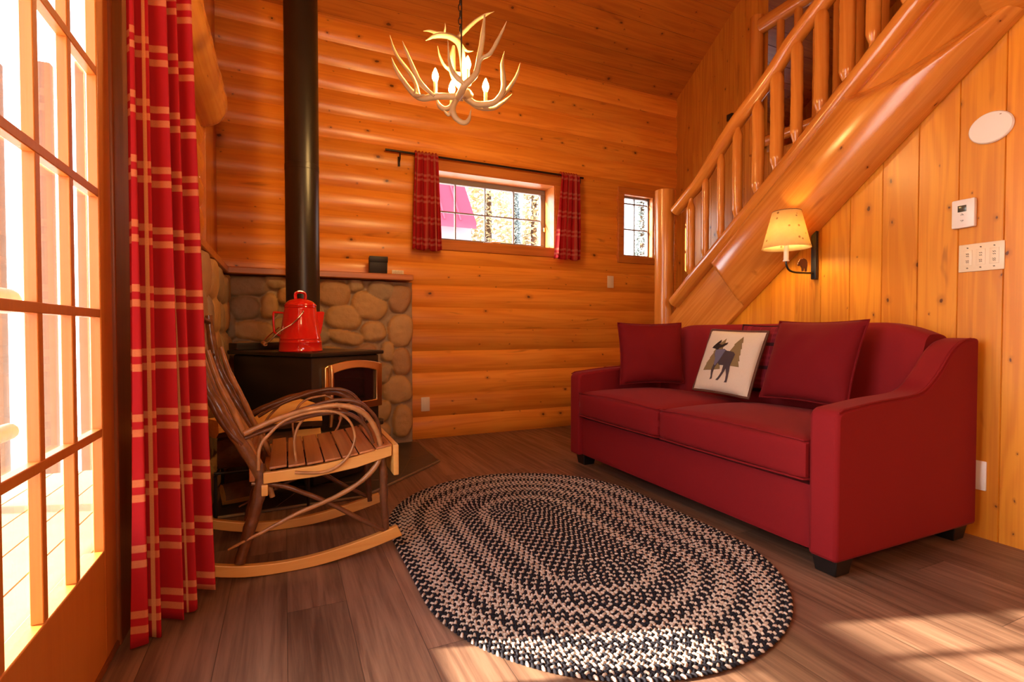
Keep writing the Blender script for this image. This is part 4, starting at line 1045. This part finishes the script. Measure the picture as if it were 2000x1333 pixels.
lb = pole('log_beam', (2.72, 1.125, 2.345), (2.72, -2.9, 2.345), lambda t: .15, 'log', None, 26, 40, .03)
tag(lb, 'thick varnished log beam carrying the loft edge beside the top of the stair', 'beam')
lrail = thing('loft_railing', 'log railing guarding the loft opening high behind the staircase', 'railing', (3.66, 2.0, 2.39))
pole('post', (3.66, 3.085, 2.39), (3.66, 3.085, 3.545), .052, 'log', lrail, 16, 14, .03)
pole('top_rail', (3.66, 3.035, 3.45), (3.66, .2, 3.45), .062, 'log', lrail, 16, 20, .05)
pole('bottom_rail', (3.66, 3.035, 2.475), (3.66, .2, 2.475), .042, 'log', lrail, 16, 20, .05)
y = 2.86
while y > .3:
    pole('spindle', (3.66, y, 2.50), (3.66, y, 3.41), random.uniform(.024, .032), 'log', lrail, 12, 12, .05); y -= .155
bk = MB(); bk.box((3.68, 3.36, 2.80), (XR - .006, 3.42, 2.86), .004)
tag(bk.build('wall_hook', 'iron'), 'tiny black metal hook on the stairwell planks just above the log handrail', 'hook')

# ------------------------------------------------------------------ wall lamp
sc_ = thing('wall_lamp', 'lit wall lamp with a speckled paper shade and bear cut-out over the sofa', 'lamp', (2.73, 1.905, 1.19))
LX, LY = 2.50, 1.905
mb = MB(); mb.box((2.722, 1.89, 1.19), (2.744, 1.92, 1.50), .003); mb.build('wall_bar', 'iron', sc_)
mb = MB(); mb.tube([(2.722, LY, 1.225), (2.66, LY, 1.222), (2.57, LY, 1.222), (2.525, LY, 1.232), (2.503, LY, 1.258), (LX, LY, 1.283)], .0055, 8, 30); mb.build('arm', 'iron', sc_)
bear = [(0, .018), (.004, .030), (.016, .040), (.022, .048), (.03, .046), (.045, .052), (.06, .050), (.074, .046), (.083, .034), (.084, .018), (.080, .004), (.077, -.012), (.066, -.012), (.064, .002), (.060, .008), (.054, .002), (.05, -.012), (.038, -.012), (.036, .004), (.028, .014), (.016, .016), (.008, .013)]
mb = MB(); mb.prism([(a * .95, b * 1.15) for a, b in bear], lambda a, b, d: (2.592 + a, LY + d, 1.243 + b), -.0025, .0025); mb.build('bear_cutout', plain('rusty_iron', (.10, .03, .012), .5), sc_)
mb = MB(); mb.tube([(LX, LY, 1.283), (LX, LY, 1.375)], .0125, 14); mb.tube([(LX, LY, 1.278), (LX, LY, 1.284)], .016, 14); mb.build('candle_sleeve', 'white', sc_)
mb = MB(); mb.lathe([(.004, 0), (.012, .01), (.021, .035), (.022, .05), (.014, .068), (.003, .076)], (LX, LY, 1.377), 16); mb.build('bulb', 'sconce_bulb', sc_)
mb = MB(); mb.lathe([(.121, 1.348), (.071, 1.548)], (LX, LY, 0), 48, False)
sh_ = mb.build('lamp_shade', 'shade', sc_, 60, recalc=True); sh_.modifiers.new('thick', 'SOLIDIFY').thickness = .0015
mb = MB(); mb.tube([(LX + .071 * math.cos(PI * i / 16), LY + .071 * math.sin(PI * i / 16), 1.548) for i in range(32)], .0018, 6, closed=True)
for i in range(3):
    a = 2 * PI * i / 3; mb.tube([(LX + .071 * math.cos(a), LY + .071 * math.sin(a), 1.548), (LX + .024 * math.cos(a), LY + .024 * math.sin(a), 1.44)], .0014, 5)
mb.build('shade_ring', 'brown_trim', sh_)

# ------------------------------------------------------------------ wall plates
XW = XP - .0008
sp_ = MB(); sp_.bm.free(); sp_ = MB()
n_ = 56
for r_, x in ((.078, XW), (.0785, XW - .008), (.074, XW - .013)):
    pass
rings = [[sp_.bm.verts.new((x, 1.135 + r_ * 1.0 * math.cos(2 * PI * i / n_), 1.763 + r_ * .86 * math.sin(2 * PI * i / n_))) for i in range(n_)] for r_, x in ((.0755, XW), (.0765, XW - .008), (.072, XW - .014))]
for A_, B_ in zip(rings, rings[1:]):
    for i in range(n_): sp_.bm.faces.new((A_[i], A_[(i + 1) % n_], B_[(i + 1) % n_], B_[i]))
sp_.bm.faces.new(rings[-1]); sp_.bm.faces.new(rings[0][::-1])
so = sp_.build('wall_cover_plate', 'white', None, 35); tag(so, 'round white cover disc high on the panelled wall above the thermostat', 'cover plate')
mb = MB(); mb.box((XW - .0150, 1.098, 1.805), (XW - .0138, 1.104, 1.808)); mb.build('mark', 'grey_ink', so)
tho = MB(); tho.box((XW - .024, 1.178, 1.353), (XW, 1.262, 1.478), .006); th = tho.build('thermostat', 'white'); tag(th, 'white thermostat with a small grey screen between the round disc and the switches', 'thermostat')
mb = MB(); mb.box((XW - .0255, 1.207, 1.423), (XW - .0235, 1.238, 1.451), .0005); mb.build('screen', 'screen', th)
mb = MB()
for z in (1.409, 1.386):
    mb = MB(); mb.tube([(XW - .0245, 1.217, z), (XW - .0245, 1.2225, z + (.006 if z > 1.4 else -.006)), (XW - .0245, 1.228, z), (XW - .0245, 1.217, z)], .0009, 5); mb.build('button', 'ink', th)
swo = MB(); swo.box((XW - .007, 1.082, 1.158), (XW, 1.240, 1.279), .003); sw = swo.build('switch_plate', 'almond'); tag(sw, 'wide almond triple switch plate on the panelled wall below the thermostat', 'switch plate')
for y in (1.115, 1.161, 1.207):
    mb = MB(); mb.box((XW - .0085, y - .016, 1.185), (XW - .0065, y + .016, 1.252), .0008); t1 = mb.build('switch', 'almond', sw)
    for z, ww in ((1.262, .0025), (1.236, .005), (1.226, .0045), (1.206, .005), (1.199, .0045), (1.174, .003)):
        mb = MB(); mb.tube([(XW - .0088, y - ww, z - .0022), (XW - .0088, y - ww * .4, z + .0022), (XW - .0088, y + ww * .3, z - .0018), (XW - .0088, y + ww, z + .0022)], .0011, 5); mb.build('lettering', 'ink', t1)
oo = MB(); oo.box((XW - .007, 1.128, .208), (XW, 1.202, .335), .003); ot = oo.build('wall_outlet', 'white'); tag(ot, 'white wall outlet on the panelled wall just past the sofa arm', 'outlet')
mb = MB(); mb.box((XW - .010, 1.176, .228), (XW - .0065, 1.196, .312), .001); mb.build('socket', 'ink', ot)
def plate_back(x, z, label, name):
    yb = YB - .0275
    p = MB(); p.box((x - .036, yb - .007, z - .058), (x + .036, yb, z + .058), .003); o = p.build(name, 'almond'); tag(o, label, 'outlet' if 'outlet' in name else 'switch')
    q = MB(); q.box((x - .018, yb - .009, z - .038), (x + .018, yb - .0065, z + .038), .001); q.build('socket' if 'outlet' in name else 'paddle', 'almond', o); return o
plate_back(1.054, .292, 'almond outlet plate low on the log wall beside the stone facing', 'wall_outlet')
plate_back(2.885, 1.372, 'almond light switch plate on the log wall below the small window', 'light_switch')

# ------------------------------------------------------------------ outside
mb = MB(); mb.box((-60, -40, -.75), (60, 80, -.6)); S(mb.build('ground', 'snow'))
dk = MB(); dk.box((-1.7, -4.5, -.14), (-.58, 4.2, -.06))
for i in range(7): dk.box((-1.7 + i * .16, -4.5, -.06), (-1.7 + i * .16 + .153, 4.2, -.03))
tag(dk.build('deck', 'decking'), 'timber deck boards outside the glazed door', 'deck', kind='structure')
for px_, y, w_, lab in ((-1.72, 6.0, .035, 'pale timber post added for the stripes in the door panes, next to the jamb'), (-2.02, 6.15, .045, 'pale timber post added for the stripes in the door panes, the middle one of three'), (-2.46, 6.3, .06, 'thick pale timber post added for the stripes in the door panes, farthest from the jamb')):
    pm = MB(); pm.box((px_ - w_, y - w_, -.6), (px_ + w_, y + w_, 3.4), .008); tag(pm.build('added_timber_post', 'palepost'), lab, 'post', 'added timber posts outside the door')  # added posts, standing in for the vertical stripes in the panes
dr_ = thing('deck_railing', 'low log deck railing outside the glazed door', 'railing', (-1.5, 1, -.03))
pm = MB(); pm.tube([(-1.5, -4.3, 1.075), (-1.5, 3.95, 1.075)], .075, 14); pm.build('top_rail', 'decking', dr_)
pm = MB(); pm.tube([(-1.5, -4.3, .30), (-1.5, 3.95, .30)], .05, 12); pm.build('bottom_rail', 'decking', dr_)
for y in (-4.1, -2.2, 3.5):
    pm = MB(); pm.tube([(-1.5, y, -.03), (-1.5, y, 1.01)], .06, 12); pm.build('post', 'decking', dr_)
cb = thing('cabin', 'neighbouring cabin with a pink red metal roof seen through the wide window', 'cabin', (2.0, 14, -.6))
pm = MB(); pm.box((-1.5, 12.6, -.6), (4.50, 17, 3.80)); pm.build('wall', 'cabin_wall', cb)
pm = MB(); pm.prism([(12.2, 3.66), (14.8, 7.3), (17.4, 3.66), (17.4, 3.5), (14.8, 7.1), (12.2, 3.5)], lambda a, b, d: (d - (.03 * (b - 3.6)), a, b), -1.9, 4.50)
for i in range(15):
    x_ = -1.8 + i * .42; pm.tube([(x_, 12.2, 3.68), (x_ - .11, 14.78, 7.31)], .03, 6)
pm.build('roof', 'red_roof', cb)
def conifer(x, y, h, r, mat, label, seed, n=26, pw=.45):
    t = thing('conifer_tree', label, 'tree', (x, y, -.6), 'trees behind the cabin')
    m_ = MB(); m_.tube([(x, y, -.6), (x, y, h * .9)], [.16, .04], 8); m_.build('trunk', 'trunk', t)
    rng = random.Random(seed); m_ = MB()
    for k_ in range(int(6500 * max(.35, r))):
        f_ = rng.random() ** .9; a = rng.uniform(0, 2 * PI); q = r * (1 - f_) ** pw * rng.uniform(.25, 1.) ** .6 + .04
        c = V((x + q * math.cos(a), y + q * math.sin(a), .3 + f_ * (h - .8))); d = rng.uniform(.05, .14)
        n1 = V((rng.uniform(-1, 1), rng.uniform(-1, 1), rng.uniform(-.6, .6))).normalized(); n2 = n1.orthogonal().normalized()
        m_.bm.faces.new([m_.bm.verts.new(c + n1 * (d * u_) + n2 * (d * v_)) for u_, v_ in ((-1, -.2), (0, -.5), (1, .1), (.1, .5))])
    m_.build('foliage', mat, t, None)
conifer(6.15, 15.5, 11, .98, 'foliage_gold', 'golden tree seen through the wide window right beside the red roofed cabin', 1)
conifer(6.95, 13.8, 9, .42, 'foliage_gold', 'slim golden tree at the sash end of the wide window', 4)
conifer(8.7, 19.0, 8, .40, 'foliage_dark', 'thin dark spruce between the two golden trees in the wide window', 3, 16, .8)
conifer(13.6, 17.0, 9.5, .5, 'foliage_dark', 'dark spruce seen through the small window beside the stair post', 5, 16, .8)

# ------------------------------------------------------------------ camera
cam = bpy.data.cameras.new('camera'); co_ = bpy.data.objects.new('camera', cam); COL.objects.link(co_)
cam.sensor_width = 36; cam.sensor_fit = 'HORIZONTAL'; cam.lens = 985.35 / 2000 * 36; cam.clip_start = .02; cam.clip_end = 300
yaw, pitch, roll = math.radians(24.2524), math.radians(-1.1884), math.radians(.0152)
fw = V((math.sin(yaw) * math.cos(pitch), math.cos(yaw) * math.cos(pitch), math.sin(pitch)))
rt = V((math.cos(yaw), -math.sin(yaw), 0)); up = rt.cross(fw)
mw = Matrix((rt, up, -fw)).transposed().to_4x4(); mw.translation = (0, 0, .9)
co_.matrix_world = mw
SC.camera = co_

# ------------------------------------------------------------------ light
wd = bpy.data.worlds.new('world'); SC.world = wd; wd.use_nodes = True
nt = wd.node_tree; bg = nt.nodes['Background']
sky = nt.nodes.new('ShaderNodeTexSky'); sky.sky_type = 'NISHITA'; sky.sun_disc = False; sky.sun_elevation = math.radians(32); sky.sun_rotation = math.radians(-66)
sky.air_density = 1.; sky.dust_density = 2.; 
hs = nt.nodes.new('ShaderNodeHueSaturation'); hs.inputs['Saturation'].default_value = .5
nt.links.new(sky.outputs[0], hs.inputs['Color']); nt.links.new(hs.outputs[0], bg.inputs[0]); bg.inputs[1].default_value = 1.5
def lamp(name, kind, loc, energy, col, **k):
    l = bpy.data.lights.new(name, kind); l.energy = energy; l.color = col
    for a, v in k.items(): setattr(l, a, v)
    o = bpy.data.objects.new(name, l); COL.objects.link(o); o.location = loc; return o
s = lamp('sun', 'SUN', (-5, 3, 4), 46., (1., .85, .66), angle=math.radians(.9))
dv = V((.948, -.317, -.361)).normalized()
s.rotation_euler = dv.to_track_quat('-Z', 'Y').to_euler()
lamp('fill_light', 'POINT', (.2, -1.0, 2.0), 92., (1., .60, .28), shadow_soft_size=.25)  # unseen warm fill, added behind the camera to brighten the room
for i, p in enumerate(((0.719, 2.558, 2.213), (0.872, 2.491, 2.275), (0.796, 2.522, 2.152), (0.955, 2.451, 2.162))):
    pass

vs_ = SC.view_settings
SC.display_settings.display_device = 'sRGB'
vs_.view_transform = 'Standard'; vs_.look = 'None'; vs_.exposure = 0.; vs_.gamma = 1.; vs_.use_curve_mapping = False
try:
    SC.cycles.use_denoising = True; SC.cycles.max_bounces = 10; SC.cycles.diffuse_bounces = 6; SC.cycles.transparent_max_bounces = 16
    SC.cycles.sample_clamp_indirect = 8.
except Exception: pass
